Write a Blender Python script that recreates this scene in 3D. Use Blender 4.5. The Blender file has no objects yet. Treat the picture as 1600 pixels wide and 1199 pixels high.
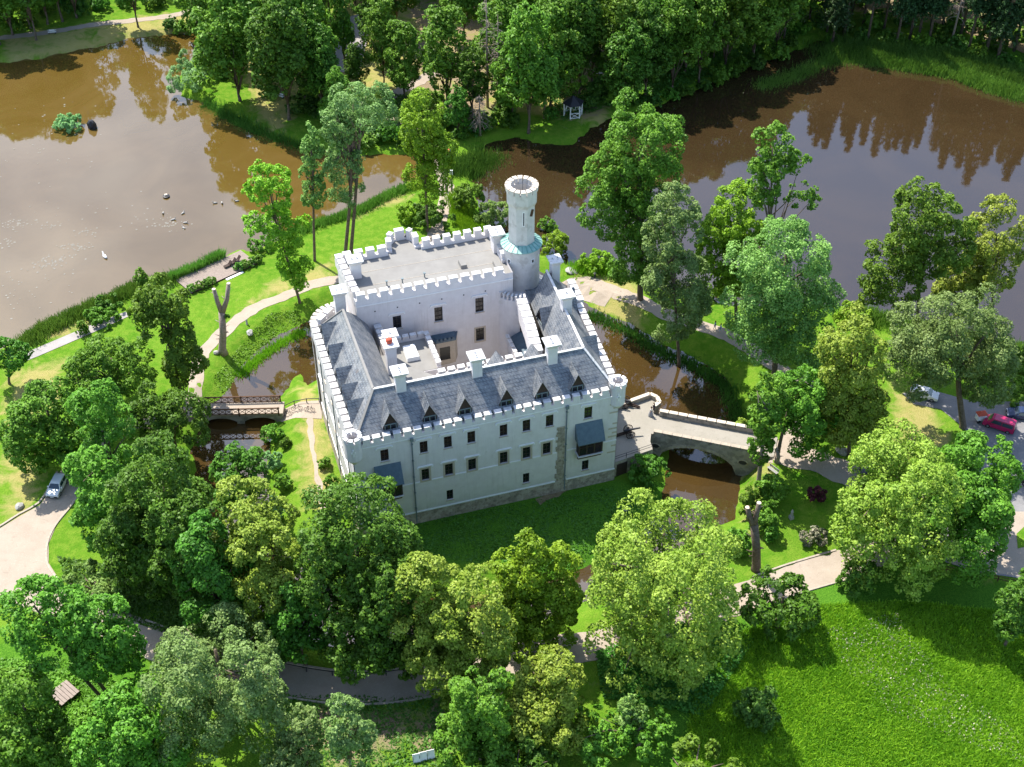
import bpy, bmesh, math, random
import numpy as np
from mathutils import Vector, Matrix
R = math.radians
SC = bpy.context.scene
COL = SC.collection
random.seed(5)
# ---------------------------------------------------------------- camera geometry (photo pixels, 1600 x 1199)
FOC = 2100.; TH = R(40.5); CH = 136.4
CAM = np.array([0, -CH / math.tan(TH), CH])
FW = np.array([0, math.cos(TH), -math.sin(TH)]); UPV = np.array([0, math.sin(TH), math.cos(TH)])
def at(px, py, z=0.):
    d = np.array([1., 0, 0]) * (px - 800) / FOC + FW - UPV * (py - 599.5) / FOC
    return CAM + d * ((z - CAM[2]) / d[2])
def prj(p):
    q = np.asarray(p, float) - CAM; k = q @ FW
    return 800 + FOC * q[0] / k, 599.5 - FOC * (q @ UPV) / k
def ppm(p): return FOC / ((np.asarray(p, float) - CAM) @ FW)
def hgt(b, py):
    lo, hi = -5., 80.
    for _ in range(40):
        m = (lo + hi) / 2
        if prj((b[0], b[1], m))[1] > py: lo = m
        else: hi = m
    return m
# ---------------------------------------------------------------- terrain
LAKE, MOAT, DECK = -0.8, -1.7, 2.9
ANG = R(17.28)
CA = at(551, 703.6, 16.08); CA[2] = 0
CU = np.array([math.cos(ANG), math.sin(ANG), 0]); CV = np.array([-math.sin(ANG), math.cos(ANG), 0])
def uvw(u, v, z=0.): return CA + CU * u + CV * v + np.array([0, 0, z])
BANK = at(1215, 705, 2.6)
def hb(x, y):
    dx, dy = np.asarray(x) - BANK[0], np.asarray(y) - BANK[1]
    r = np.hypot(np.where(dx < 0, dx * 1.5, dx * .5), dy * .8)
    t = np.clip(1 - r / 17., 0, 1)
    return 2.75 * t * t * (3 - 2 * t) + .12 * np.sin(np.asarray(x) * .13 + 1) * np.sin(np.asarray(y) * .11)
def gp(px, py):
    z = 0.
    for _ in range(6):
        p = at(px, py, z); z = float(hb(p[0], p[1]))
    return at(px, py, z)
def poly(pts, z): return np.array([at(p[0], p[1], z)[:2] for p in pts])
LL = poly([(-260, 130), (0, 98), (60, 92), (110, 80), (160, 72), (200, 60), (262, 54), (300, 50), (325, 75), (300, 92), (275, 125), (285, 150), (320, 160), (360, 182), (400, 202), (440, 217), (490, 232), (560, 243), (645, 240), (668, 262), (640, 288), (600, 305), (560, 326), (520, 340), (490, 350), (440, 375), (400, 393), (376, 391), (274, 437), (215, 446), (175, 466), (120, 487), (75, 507), (37, 530), (0, 545), (-60, 575), (-260, 610)], LAKE)
LR = poly([(752, 228), (800, 214), (850, 226), (895, 226), (925, 200), (965, 180), (1010, 172), (1060, 152), (1110, 130), (1165, 105), (1245, 80), (1275, 62), (1302, 68), (1296, 92), (1322, 90), (1420, 110), (1490, 121), (1530, 139), (1560, 147), (1600, 158), (1700, 170), (1900, 180), (1900, 570), (1600, 545), (1560, 530), (1450, 510), (1345, 485), (1300, 478), (1195, 480), (1100, 475), (1000, 445), (960, 418), (925, 412), (895, 421), (872, 400), (835, 398), (790, 380), (757, 345), (742, 310), (742, 250)], LAKE)
MO = poly([(374, 573), (354, 612), (322, 640), (300, 700), (310, 800), (350, 900), (440, 985), (520, 1012), (640, 1012), (760, 1000), (880, 955), (960, 915), (1080, 845), (1148, 812), (1158, 748), (1166, 700), (1160, 640), (1135, 590), (1085, 558), (1030, 535), (985, 505), (945, 490), (918, 475), (860, 440), (760, 425), (640, 435), (560, 465), (489, 498), (470, 507), (440, 520), (400, 548)], MOAT)
MI = np.array([uvw(u, v)[:2] for u, v in ((42.5, 6), (44, 14), (43.5, 22), (42, 30), (36, 36), (31, 39), (18, 42), (5, 39), (-1, 35.5))] + [at(a, b, MOAT)[:2] for a, b in ((467, 584), (439, 622), (425, 680), (418, 750), (432, 850), (520, 925), (650, 938), (800, 925), (890, 898), (985, 848), (1034, 790), (1040, 740), (1045, 700))])
def sdist(x, y, P):
    """signed distance to polygon, negative inside (vectorised)"""
    x = np.asarray(x, float); y = np.asarray(y, float)
    d2 = np.full(x.shape, 1e18); ins = np.zeros(x.shape, bool)
    n = len(P)
    for i in range(n):
        ax, ay = P[i]; bx, by = P[(i + 1) % n]
        ex, ey = bx - ax, by - ay
        t = np.clip(((x - ax) * ex + (y - ay) * ey) / (ex * ex + ey * ey + 1e-12), 0, 1)
        d2 = np.minimum(d2, (x - ax - t * ex) ** 2 + (y - ay - t * ey) ** 2)
        c = (ay > y) != (by > y)
        with np.errstate(divide='ignore', invalid='ignore'):
            xi = (bx - ax) * (y - ay) / (by - ay) + ax
        ins ^= c & (x < xi)
    d = np.sqrt(d2)
    return np.where(ins, -d, d)
def sms(t):
    t = np.clip(t, 0, 1); return t * t * (3 - 2 * t)
def wig(x, y): return .45 * np.sin(x * .9 + y * .4) * np.sin(y * .8 - x * .3 + 1) + .3 * np.sin(x * 2.1 + 2) * np.sin(y * 1.9)
def height(x, y):
    x = np.asarray(x, float); y = np.asarray(y, float)
    b = hb(x, y); w = wig(x, y)
    def bank(d, lvl, wd, b):
        up = lvl + .06 + (b - lvl - .06) * sms(d / wd) ** .8
        dn = lvl - 1.2 * sms(-d / 3.) - .04
        return np.where(d > 0, np.minimum(up, b), dn)
    h = bank(sdist(x, y, LL) + w, LAKE, 1.6, b)
    h = np.minimum(h, bank(sdist(x, y, LR) + w, LAKE, 1.6, b))
    dm = np.maximum(sdist(x, y, MO), -sdist(x, y, MI)) + w * .5
    return np.minimum(h, bank(dm, MOAT, 4.0, b))
def hz1(x, y): return float(height(np.array([x]), np.array([y]))[0])
# ---------------------------------------------------------------- object helpers
def tag(o, label=None, cat=None, group=None, kind=None):
    if label: o['label'] = label
    if cat: o['category'] = cat
    if group: o['group'] = group
    if kind: o['kind'] = kind
    return o
def empty(name, loc=(0, 0, 0), rz=0., label=None, cat=None, group=None, parent=None):
    o = bpy.data.objects.new(name, None); COL.objects.link(o)
    o.location = Vector([float(c) for c in loc]); o.rotation_euler = (0, 0, rz); o.empty_display_size = .3
    if parent: o.parent = parent
    return tag(o, label, cat, group)
class MB:
    def __init__(s): s.v = []; s.f = []; s.m = []
    def add(s, vs, fs, m=0):
        k = len(s.v); s.v += [tuple(float(c) for c in p) for p in vs]
        s.f += [tuple(k + i for i in f) for f in fs]; s.m += [m] * len(fs); return s
    def quad(s, *p, m=0): return s.add(p, [tuple(range(len(p)))], m)
    def hexa(s, b, t, m=0):
        n = len(b)
        return s.add(list(b) + list(t), [tuple(range(n - 1, -1, -1)), tuple(range(n, 2 * n))] + [(i, (i + 1) % n, n + (i + 1) % n, n + i) for i in range(n)], m)
    def box(s, x0, x1, y0, y1, z0, z1, m=0, tx=0., ty=0.):
        return s.hexa([(x0, y0, z0), (x1, y0, z0), (x1, y1, z0), (x0, y1, z0)], [(x0 + tx, y0 + ty, z1), (x1 - tx, y0 + ty, z1), (x1 - tx, y1 - ty, z1), (x0 + tx, y1 - ty, z1)], m)
    def prism(s, pts, z0, z1, m=0): return s.hexa([(p[0], p[1], z0) for p in pts], [(p[0], p[1], z1) for p in pts], m)
    def beam(s, p, q, wd, ht, m=0):
        p = Vector([float(c) for c in p]); q = Vector([float(c) for c in q]); d = (q - p).normalized()
        a = d.cross(Vector((0, 0, 1)))
        a = (a.normalized() if a.length > 1e-3 else Vector((1, 0, 0))) * wd / 2
        b = a.cross(d).normalized() * ht / 2
        return s.hexa([p - a - b, p + a - b, p + a + b, p - a + b], [q - a - b, q + a - b, q + a + b, q - a + b], m)
    def tube(s, pts, rs, n=8, m=0, cap=True):
        pts = [Vector([float(c) for c in p]) for p in pts]; k = len(s.v); L = len(pts)
        for i, p in enumerate(pts):
            d = (pts[min(i + 1, L - 1)] - pts[max(i - 1, 0)]).normalized()
            a = d.cross(Vector((0, 1, 0.01)))
            if a.length < 1e-3: a = d.cross(Vector((1, 0, 0)))
            a.normalize(); b = d.cross(a)
            for j in range(n):
                t = 2 * math.pi * j / n
                s.v.append(tuple(p + (a * math.cos(t) + b * math.sin(t)) * rs[i]))
        for i in range(L - 1):
            for j in range(n):
                s.f.append((k + i * n + j, k + i * n + (j + 1) % n, k + (i + 1) * n + (j + 1) % n, k + (i + 1) * n + j)); s.m.append(m)
        if cap:
            s.f.append(tuple(k + j for j in range(n))[::-1]); s.f.append(tuple(k + (L - 1) * n + j for j in range(n))); s.m += [m, m]
        return s
    def lathe(s, prof, cx=0, cy=0, n=24, m=0, ms=None, ph=0.):
        k = len(s.v)
        for r, z in prof:
            for j in range(n):
                t = 2 * math.pi * j / n + ph; s.v.append((cx + r * math.cos(t), cy + r * math.sin(t), z))
        for i in range(len(prof) - 1):
            for j in range(n):
                s.f.append((k + i * n + j, k + i * n + (j + 1) % n, k + (i + 1) * n + (j + 1) % n, k + (i + 1) * n + j)); s.m.append(ms[i] if ms else m)
        return s
    def disc(s, cx, cy, z, r, n=24, m=0, ph=0.):
        return s.add([(cx + r * math.cos(2 * math.pi * j / n + ph), cy + r * math.sin(2 * math.pi * j / n + ph), z) for j in range(n)], [tuple(range(n))], m)
    def build(s, name, mats, parent=None, smooth=False, loc=None, rz=0.):
        me = bpy.data.meshes.new(name); me.from_pydata(s.v, [], s.f)
        for mt in (mats if isinstance(mats, (list, tuple)) else [mats]): me.materials.append(mt)
        me.polygons.foreach_set('material_index', s.m)
        if smooth: me.polygons.foreach_set('use_smooth', [True] * len(s.f))
        me.update()
        bm = bmesh.new(); bm.from_mesh(me); bmesh.ops.recalc_face_normals(bm, faces=bm.faces); bm.to_mesh(me); bm.free()
        o = bpy.data.objects.new(name, me); COL.objects.link(o)
        if parent: o.parent = parent
        if loc is not None: o.location = Vector([float(c) for c in loc])
        o.rotation_euler.z = rz
        return o
def np_mesh(name, V, nper, mats, attr=None, parent=None, loc=None):
    """V: (nfaces*nper,3) array of loose faces"""
    nf = len(V) // nper
    me = bpy.data.meshes.new(name)
    me.vertices.add(len(V)); me.vertices.foreach_set('co', np.ascontiguousarray(V, np.float32).ravel())
    me.loops.add(len(V)); me.loops.foreach_set('vertex_index', np.arange(len(V), dtype=np.int32))
    me.polygons.add(nf); me.polygons.foreach_set('loop_start', np.arange(0, len(V), nper, dtype=np.int32))
    if attr is not None:
        a = me.attributes.new('tint', 'FLOAT', 'FACE'); a.data.foreach_set('value', np.asarray(attr, np.float32))
    me.materials.append(mats); me.update(calc_edges=True)
    o = bpy.data.objects.new(name, me); COL.objects.link(o)
    if parent: o.parent = parent
    if loc is not None: o.location = Vector([float(c) for c in loc])
    return o
def dup(o, loc, rz=0., sc=None, label=None):
    def cp(a, par):
        c = a.copy(); COL.objects.link(c)
        if par: c.parent = par; c.matrix_parent_inverse = a.matrix_parent_inverse
        for ch in a.children: cp(ch, c)
        return c
    r = cp(o, None); r.location = Vector([float(c) for c in loc]); r.rotation_euler = (0, 0, rz)
    if sc is not None: r.scale = sc
    if label: r['label'] = label
    return r
# ---------------------------------------------------------------- materials
def srgb(r, g, b):
    f = lambda c: (c / 255 / 12.92) if c <= 10 else ((c / 255 + .055) / 1.055) ** 2.4
    return (f(r), f(g), f(b), 1)
class NT:
    def __init__(s, name):
        s.mat = bpy.data.materials.new(name); s.mat.use_nodes = True; s.t = s.mat.node_tree
        s.b = s.t.nodes['Principled BSDF']; s.out = s.t.nodes['Material Output']
    def n(s, typ, **kw):
        x = s.t.nodes.new(typ)
        for k, v in kw.items():
            if k.startswith('i_'):
                key = k[2:].replace('_', ' ')
                x.inputs[int(key) if key.isdigit() else key].default_value = v
            else: setattr(x, k, v)
        return x
    def l(s, a, b): s.t.links.new(a, b)
    def coord(s, kind='Object'): return s.n('ShaderNodeTexCoord').outputs[kind]
    def noise(s, scale, detail=4, rough=.55, vec=None, dist=0.):
        x = s.n('ShaderNodeTexNoise', i_Scale=scale, i_Detail=detail, i_Roughness=rough, i_Distortion=dist)
        if vec is not None: s.l(vec, x.inputs['Vector'])
        return x.outputs['Fac']
    def ramp(s, fac, a, b):
        x = s.n('ShaderNodeMapRange', i_1=a, i_2=b); s.l(fac, x.inputs[0]); return x.outputs[0]
    def mix(s, fac, a, b, bt='MIX'):
        x = s.n('ShaderNodeMix', data_type='RGBA', blend_type=bt)
        for sock, val in ((x.inputs[0], fac), (x.inputs[6], a), (x.inputs[7], b)):
            if isinstance(val, bpy.types.NodeSocket): s.l(val, sock)
            else: sock.default_value = val
        return x.outputs[2]
    def math(s, op, a, b=0.):
        x = s.n('ShaderNodeMath', operation=op)
        for sock, val in ((x.inputs[0], a), (x.inputs[1], b)):
            if isinstance(val, bpy.types.NodeSocket): s.l(val, sock)
            else: sock.default_value = val
        return x.outputs[0]
    def bump(s, h, st=.3, d=.05):
        x = s.n('ShaderNodeBump', i_Strength=st, i_Distance=d); s.l(h, x.inputs['Height']); s.l(x.outputs[0], s.b.inputs['Normal'])
def mat(name, c1, c2=None, scale=2., rough=.8, spec=.3, metal=0., bump=0., lo=.35, hi=.65, c3=None, s3=9., det=5):
    g = NT(name); g.b.inputs['Roughness'].default_value = rough; g.b.inputs['Specular IOR Level'].default_value = spec; g.b.inputs['Metallic'].default_value = metal
    if c2 is None: g.b.inputs['Base Color'].default_value = c1
    else:
        co = g.coord(); f = g.ramp(g.noise(scale, det, .6, co), lo, hi); c = g.mix(f, c1, c2)
        if c3 is not None: c = g.mix(g.ramp(g.noise(s3, 3, .6, co), .56, .68), c, c3)
        g.l(c, g.b.inputs['Base Color'])
        if bump: g.bump(g.noise(scale * 4, 4, .6, co), bump, .05)
    return g.mat
L = lambda v, *r: (v, *r, 1)
# ---------------------------------------------------------------- shared materials
M = {}
def plaster():
    g = NT('plaster'); co = g.coord(); c = g.mix(g.ramp(g.noise(.8, 6, .65, co), .35, .68), (.655, .615, .60, 1), (.73, .695, .68, 1))
    mp = g.n('ShaderNodeMapping'); mp.inputs['Scale'].default_value = (1.6, 1.6, .10); g.l(co, mp.inputs[0])
    st = g.math('MULTIPLY', g.ramp(g.noise(1.5, 5, .7, mp.outputs[0]), .50, .75), g.ramp(g.noise(.22, 3, .6, co), .40, .62))
    c = g.mix(g.math('MULTIPLY', st, .55), c, (.45, .41, .37, 1)); c = g.mix(g.ramp(g.noise(.35, 5, .7, co, .8), .62, .75), c, (.56, .53, .485, 1))
    s = g.n('ShaderNodeSeparateXYZ'); g.l(co, s.inputs[0]); lo = g.math('MULTIPLY', g.ramp(g.math('ADD', s.outputs[2], g.math('MULTIPLY', g.noise(.7, 4, .6, co), -3.)), 2.2, .2), .5); c = g.mix(lo, c, (.45, .44, .38, 1))
    g.l(c, g.b.inputs['Base Color']); g.b.inputs['Roughness'].default_value = .9; g.b.inputs['Specular IOR Level'].default_value = .2; g.bump(g.noise(5., 4, .6, co), .15, .05); return g.mat
M['plaster'] = plaster()
M['trim'] = mat('white_trim', (.84, .83, .81, 1), (.76, .75, .73, 1), 3., .8, .2)
M['cap'] = mat('pale_metal_cap', (.70, .69, .68, 1), (.56, .55, .54, 1), 1.6, .55, .3, c3=(.42, .41, .38, 1), s3=2.3)
M['ashlar'] = mat('tower_ashlar', (.60, .57, .53, 1), (.69, .66, .62, 1), 1.1, .9, .2, bump=.2, c3=(.52, .485, .44, 1), s3=.7)
M['kerb'] = mat('kerb_stone', (.33, .28, .22, 1), (.42, .36, .29, 1), 3., .9, .2)
M['captan'] = mat('sandstone_cap', (.55, .47, .38, 1), (.62, .55, .46, 1), 3., .85, .2)
M['flat'] = mat('flat_roof_membrane', (.215, .205, .19, 1), (.25, .24, .222, 1), .5, .8, .2)
M['surround'] = mat('sandstone_surround', (.45, .38, .29, 1), (.52, .45, .36, 1), 5., .85, .2)
M['pane'] = mat('window_glass', (.012, .014, .018, 1), None, rough=.12, spec=.5)
M['frame'] = mat('dark_window_frame', (.045, .035, .03, 1), None, rough=.6)
M['copper'] = mat('copper_patina', (.09, .24, .21, 1), (.15, .33, .29, 1), 2.5, .45, .6)
M['copperlt'] = mat('copper_patina_pale', (.15, .36, .31, 1), (.30, .46, .40, 1), 1.4, .4, .8)
M['lead'] = mat('blue_grey_sheet_roof', (.045, .085, .12, 1), (.07, .12, .155, 1), 2., .4, .6)
M['pipe'] = mat('grey_downpipe', (.16, .20, .21, 1), None, rough=.5)
M['iron'] = mat('dark_iron', (.03, .03, .035, 1), None, rough=.5)
M['wood'] = mat('brown_wood', (.07, .038, .022, 1), (.11, .06, .035, 1), 5., .8, .2)
M['paleboard'] = mat('weathered_boards', (.25, .20, .17, 1), (.31, .25, .21, 1), 3., .8, .2)
M['darkwood'] = mat('dark_oriel_wood', (.04, .028, .025, 1), (.07, .045, .035, 1), 6., .7, .2)
M['white'] = mat('white_paint', (.8, .8, .78, 1), None, rough=.5)
M['rock'] = mat('grey_rock', (.30, .29, .27, 1), (.42, .40, .37, 1), 4., .9, .2, bump=.4)
M['red'] = mat('red_clay', (.5, .09, .05, 1), None, rough=.8)
def slate():
    g = NT('roof_slate'); co = g.coord(); s = g.n('ShaderNodeSeparateXYZ'); g.l(co, s.inputs[0])
    cx = g.n('ShaderNodeCombineXYZ'); g.l(g.math('ADD', s.outputs[0], s.outputs[1]), cx.inputs[0]); g.l(s.outputs[2], cx.inputs[1])
    br = g.n('ShaderNodeTexBrick', i_Color1=(.10, .118, .142, 1), i_Color2=(.185, .20, .22, 1), i_Mortar=(.05, .058, .07, 1), i_Scale=1., i_Mortar_Size=.05, i_Bias=0., i_Brick_Width=.42, i_Row_Height=.36)
    g.l(cx.outputs[0], br.inputs['Vector'])
    c = g.mix(g.ramp(g.noise(.9, 6, .65, co), .40, .72), br.outputs[0], (.26, .26, .255, 1))
    c = g.mix(g.ramp(g.noise(3.2, 4, .7, co), .60, .70), c, (.36, .36, .35, 1))
    c = g.mix(g.ramp(g.noise(1.7, 4, .6, co), .62, .75), c, (.12, .095, .085, 1))
    g.l(c, g.b.inputs['Base Color']); g.b.inputs['Roughness'].default_value = .46; g.b.inputs['Specular IOR Level'].default_value = .75
    g.bump(br.outputs[1], -.5, .06); return g.mat
M['slate'] = slate()
def stone(name, a, b, mort, sc):
    g = NT(name); co = g.coord(); v = g.n('ShaderNodeTexVoronoi', i_Scale=sc); g.l(co, v.inputs['Vector'])
    e = g.n('ShaderNodeTexVoronoi', i_Scale=sc, feature='DISTANCE_TO_EDGE'); g.l(co, e.inputs['Vector'])
    sp = g.n('ShaderNodeSeparateColor'); g.l(v.outputs['Color'], sp.inputs[0])
    c = g.mix(sp.outputs[0], a, b); c = g.mix(g.ramp(e.outputs[0], .0, .07), mort, c)
    c = g.mix(g.ramp(g.noise(.6, 4, .6, co), .5, .8), c, (.16, .14, .10, 1))
    g.l(c, g.b.inputs['Base Color']); g.b.inputs['Roughness'].default_value = .9; g.bump(e.outputs[0], .5, .08); return g.mat
M['rubble'] = stone('rubble_stone', (.24, .20, .15, 1), (.46, .40, .31, 1), (.42, .38, .32, 1), 2.4)
M['bridge_stone'] = stone('bridge_stone', (.18, .16, .14, 1), (.36, .32, .27, 1), (.30, .27, .23, 1), 1.5)
def pave(name, a, b, speck):
    g = NT(name); co = g.coord(); c = g.mix(g.ramp(g.noise(.35, 5, .6, co), .35, .7), a, b); c = g.mix(g.ramp(g.noise(6., 3, .7, co), .55, .7), c, speck)
    c = g.mix(g.ramp(g.noise(1.1, 5, .7, co, 1.), .58, .72), c, tuple(x * .82 for x in a[:3]) + (1,))
    g.l(c, g.b.inputs['Base Color']); g.b.inputs['Roughness'].default_value = .95; g.b.inputs['Specular IOR Level'].default_value = .1; g.bump(g.noise(8., 3, .7, co), .3, .03); return g.mat
M['sand'] = pave('sandy_gravel', (.33, .27, .212, 1), (.385, .32, .255, 1), (.42, .36, .295, 1))
M['gravel'] = pave('grey_gravel', (.30, .275, .26, 1), (.37, .34, .32, 1), (.42, .39, .37, 1))
M['cobble'] = pave('pale_cobbles', (.29, .265, .22, 1), (.335, .305, .26, 1), (.25, .23, .20, 1))
M['asphalt'] = pave('worn_asphalt', (.19, .185, .185, 1), (.25, .24, .235, 1), (.28, .27, .26, 1))
def ground_mat():
    g = NT('ground_cover'); co = g.coord(); a = g.n('ShaderNodeAttribute', attribute_name='zone'); s = g.n('ShaderNodeSeparateColor'); g.l(a.outputs['Color'], s.inputs[0])
    n1 = g.noise(.09, 5, .62, co, .6); n2 = g.noise(.8, 5, .7, co); n3 = g.noise(5., 3, .7, co); n4 = g.noise(.28, 4, .65, co, .8)
    c = g.mix(g.ramp(n1, .35, .65), (.07, .19, .010, 1), (.125, .25, .018, 1))
    c = g.mix(g.ramp(n2, .42, .68), c, (.18, .28, .03, 1)); c = g.mix(g.ramp(n3, .5, .75), c, (.075, .16, .014, 1))
    dry = g.math('ADD', s.outputs[0], g.math('MULTIPLY', g.math('SUBTRACT', n4, .5), 2.1)); dry = g.ramp(dry, .50, 1.0)
    c = g.mix(dry, c, g.mix(n2, (.26, .26, .06, 1), (.40, .33, .14, 1)))
    lush = g.ramp(g.math('ADD', s.outputs[2], g.math('MULTIPLY', g.math('SUBTRACT', n2, .5), .8)), .4, .6)
    c = g.mix(lush, c, g.mix(g.ramp(n3, .4, .65), (.05, .15, .012, 1), (.11, .25, .022, 1)))
    dirt = g.ramp(g.math('ADD', s.outputs[1], g.math('MULTIPLY', g.math('SUBTRACT', n4, .5), 1.5)), .4, .7)
    c = g.mix(dirt, c, g.mix(n3, (.20, .145, .09, 1), (.34, .26, .17, 1)))
    g.l(c, g.b.inputs['Base Color']); g.b.inputs['Roughness'].default_value = 1.; g.b.inputs['Specular IOR Level'].default_value = .05
    g.bump(n3, .8, .25); return g.mat
M['ground'] = ground_mat()
def water_mat(name, body, body2, ior, rough=.03):
    g = NT(name); co = g.coord(); g.l(g.mix(g.ramp(g.noise(.05, 4, .6, co, 1.), .4, .62), body, body2), g.b.inputs['Base Color'])
    g.b.inputs['Roughness'].default_value = rough; g.b.inputs['IOR'].default_value = ior; g.b.inputs['Specular IOR Level'].default_value = .5
    h = g.math('ADD', g.noise(1.2, 3, .6, co), g.math('MULTIPLY', g.noise(.25, 2, .5, co), 1.5)); g.bump(h, .035, .08); return g.mat
M['water_l'] = water_mat('muddy_pond_water', (.105, .066, .014, 1), (.125, .08, .022, 1), 1.95)
M['water_r'] = water_mat('brown_pond_water', (.034, .021, .009, 1), (.042, .026, .011, 1), 1.95)
M['water_m'] = water_mat('moat_water', (.06, .035, .010, 1), (.05, .03, .011, 1), 1.9)
def leaf(name, dark, light, hueshift=None, trans=.27):
    g = NT(name); a = g.n('ShaderNodeAttribute', attribute_name='tint'); oi = g.n('ShaderNodeObjectInfo')
    c = g.mix(a.outputs['Fac'], dark, light)
    hs = g.n('ShaderNodeHueSaturation'); g.l(c, hs.inputs['Color'])
    g.l(g.math('ADD', g.math('MULTIPLY', oi.outputs['Random'], .035), .4825), hs.inputs['Hue'])
    g.l(g.math('ADD', g.math('MULTIPLY', oi.outputs['Random'], .35), .82), hs.inputs['Value'])
    g.l(hs.outputs[0], g.b.inputs['Base Color']); g.b.inputs['Roughness'].default_value = .5; g.b.inputs['Specular IOR Level'].default_value = .22
    tr = g.n('ShaderNodeBsdfTranslucent'); g.l(hs.outputs[0], tr.inputs[0]); mx = g.n('ShaderNodeMixShader'); mx.inputs[0].default_value = trans
    g.l(g.b.outputs[0], mx.inputs[1]); g.l(tr.outputs[0], mx.inputs[2]); g.l(mx.outputs[0], g.out.inputs[0]); return g.mat
LM = {
    'deep': leaf('leaf_deep_green', (0.056, 0.146, 0.014, 1), (0.132, 0.299, 0.027, 1)),
    'mid': leaf('leaf_mid_green', (0.083, 0.195, 0.014, 1), (0.195, 0.375, 0.036, 1)),
    'lime': leaf('leaf_lime_green', (0.146, 0.306, 0.011, 1), (0.292, 0.514, 0.031, 1)),
    'olive': leaf('leaf_olive_yellow', (0.160, 0.258, 0.017, 1), (0.375, 0.480, 0.070, 1)),
    'pale': leaf('leaf_pale_green', (0.119, 0.258, 0.039, 1), (0.306, 0.500, 0.119, 1)),
    'grey': leaf('leaf_grey_green', (0.119, 0.222, 0.042, 1), (0.292, 0.431, 0.132, 1)),
    'spruce': leaf('needle_dark_green', (.025, .065, .018, 1), (.055, .12, .030, 1), trans=.12),
    'wine': leaf('leaf_wine_red', (.05, .012, .018, 1), (.13, .03, .045, 1), trans=.15),
    'bloom': leaf('leaf_cream_bloom', (.05, .10, .02, 1), (.55, .50, .35, 1), trans=.15),
    'reed': leaf('reed_blades', (0.091, 0.220, 0.022, 1), (0.207, 0.390, 0.055, 1)),
    'reedpale': leaf('reed_blades_pale', (0.146, 0.317, 0.085, 1), (0.342, 0.561, 0.220, 1)),
    'meadow': leaf('meadow_blades', (0.135, 0.338, 0.011, 1), (0.297, 0.540, 0.027, 1)),
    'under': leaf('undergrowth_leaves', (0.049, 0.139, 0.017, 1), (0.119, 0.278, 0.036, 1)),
}
M['bark'] = mat('bark_grey_brown', (.10, .075, .055, 1), (.19, .15, .115, 1), 3., .95, .1, bump=.6)
M['barkpale'] = mat('bark_pale', (.26, .20, .16, 1), (.38, .31, .26, 1), 3., .95, .1, bump=.6)
M['earth'] = mat('bare_earth', (.17, .13, .07, 1), (.26, .21, .12, 1), 2., 1., .05)
M['cut'] = mat('cut_wood', (.60, .48, .34, 1), (.68, .58, .44, 1), 8., .9, .1)
# ---------------------------------------------------------------- terrain mesh
xs = np.concatenate([[-2500, -1200, -600, -350, -230, -190], np.arange(-165, 165.1, .75), [190, 230, 350, 600, 1200, 2500]])
ys = np.concatenate([[-1500, -600, -250, -130], np.arange(-92, 178.1, .75), [200, 240, 320, 500, 900, 1800, 3000]])
GX, GY = np.meshgrid(xs, ys); GZ = height(GX.ravel(), GY.ravel()).reshape(GX.shape)
def zone(*polys, soft=5.):
    o = np.zeros(GX.size)
    for P in polys:
        P = np.array([gp(*p)[:2] for p in P]); o = np.maximum(o, np.clip(.5 - sdist(GX.ravel(), GY.ravel(), P) / soft, 0, 1))
    return o
Zdry = zone([(0, 55), (310, 15), (310, 52), (200, 62), (0, 102)], [(365, 85), (490, 70), (480, 160), (440, 212), (400, 195)], [(30, 560), (150, 510), (155, 490), (70, 512)],
            [(360, 500), (400, 450), (520, 400), (530, 440), (420, 470)], [(455, 590), (500, 590), (545, 800), (470, 800)], [(900, 415), (1010, 440), (1010, 510), (925, 480)],
            [(1390, 590), (1460, 620), (1510, 700), (1390, 730)], [(0, 620), (40, 620), (70, 740), (60, 800), (0, 880)], [(520, -60), (700, 30), (860, 20), (860, 120), (960, 150), (960, 200), (700, 160), (500, 140)],
            [(0, 580), (110, 560), (110, 640), (0, 660)], [(520, 335), (630, 290), (650, 310), (540, 352)], [(1530, 900), (1600, 920), (1600, 950), (1510, 930)], [(1165, 690), (1210, 730), (1190, 840), (1160, 840)])
Zdirt = zone([(420, 1090), (700, 1085), (720, 1199), (420, 1230)], [(620, -40), (780, -40), (780, 200), (640, 190)], [(880, 60), (960, 60), (1000, 160), (880, 200)], [(1300, -60), (1640, -40), (1640, 60), (1300, 20)], [(930, 990), (1010, 990), (1010, 1080), (930, 1080)], [(1160, 730), (1210, 730), (1180, 770)], soft=7.) * .62
Zlush = zone([(1080, 1010), (1300, 880), (1640, 920), (1640, 1240), (1000, 1240)], [(640, 790), (1050, 740), (1000, 880), (880, 890), (660, 880)], [(-60, 1000), (230, 1010), (230, 1240), (-60, 1240)], [(1270, 95), (1640, 150), (1640, 60), (1270, 60)], soft=6.)
ZC = np.stack([Zdry, Zdirt, Zlush, np.ones(GX.size)], 1).astype(np.float32)
nx, ny = len(xs), len(ys)
idx = np.arange(nx * ny).reshape(ny, nx)
Fq = np.stack([idx[:-1, :-1], idx[:-1, 1:], idx[1:, 1:], idx[1:, :-1]], -1).reshape(-1, 4)
me = bpy.data.meshes.new('ground'); me.vertices.add(nx * ny)
me.vertices.foreach_set('co', np.stack([GX.ravel(), GY.ravel(), GZ.ravel()], 1).astype(np.float32).ravel())
me.loops.add(Fq.size); me.loops.foreach_set('vertex_index', Fq.astype(np.int32).ravel()); me.polygons.add(len(Fq)); me.polygons.foreach_set('loop_start', np.arange(0, Fq.size, 4, dtype=np.int32))
ca = me.color_attributes.new('zone', 'FLOAT_COLOR', 'POINT'); ca.data.foreach_set('color', ZC.ravel())
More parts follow.
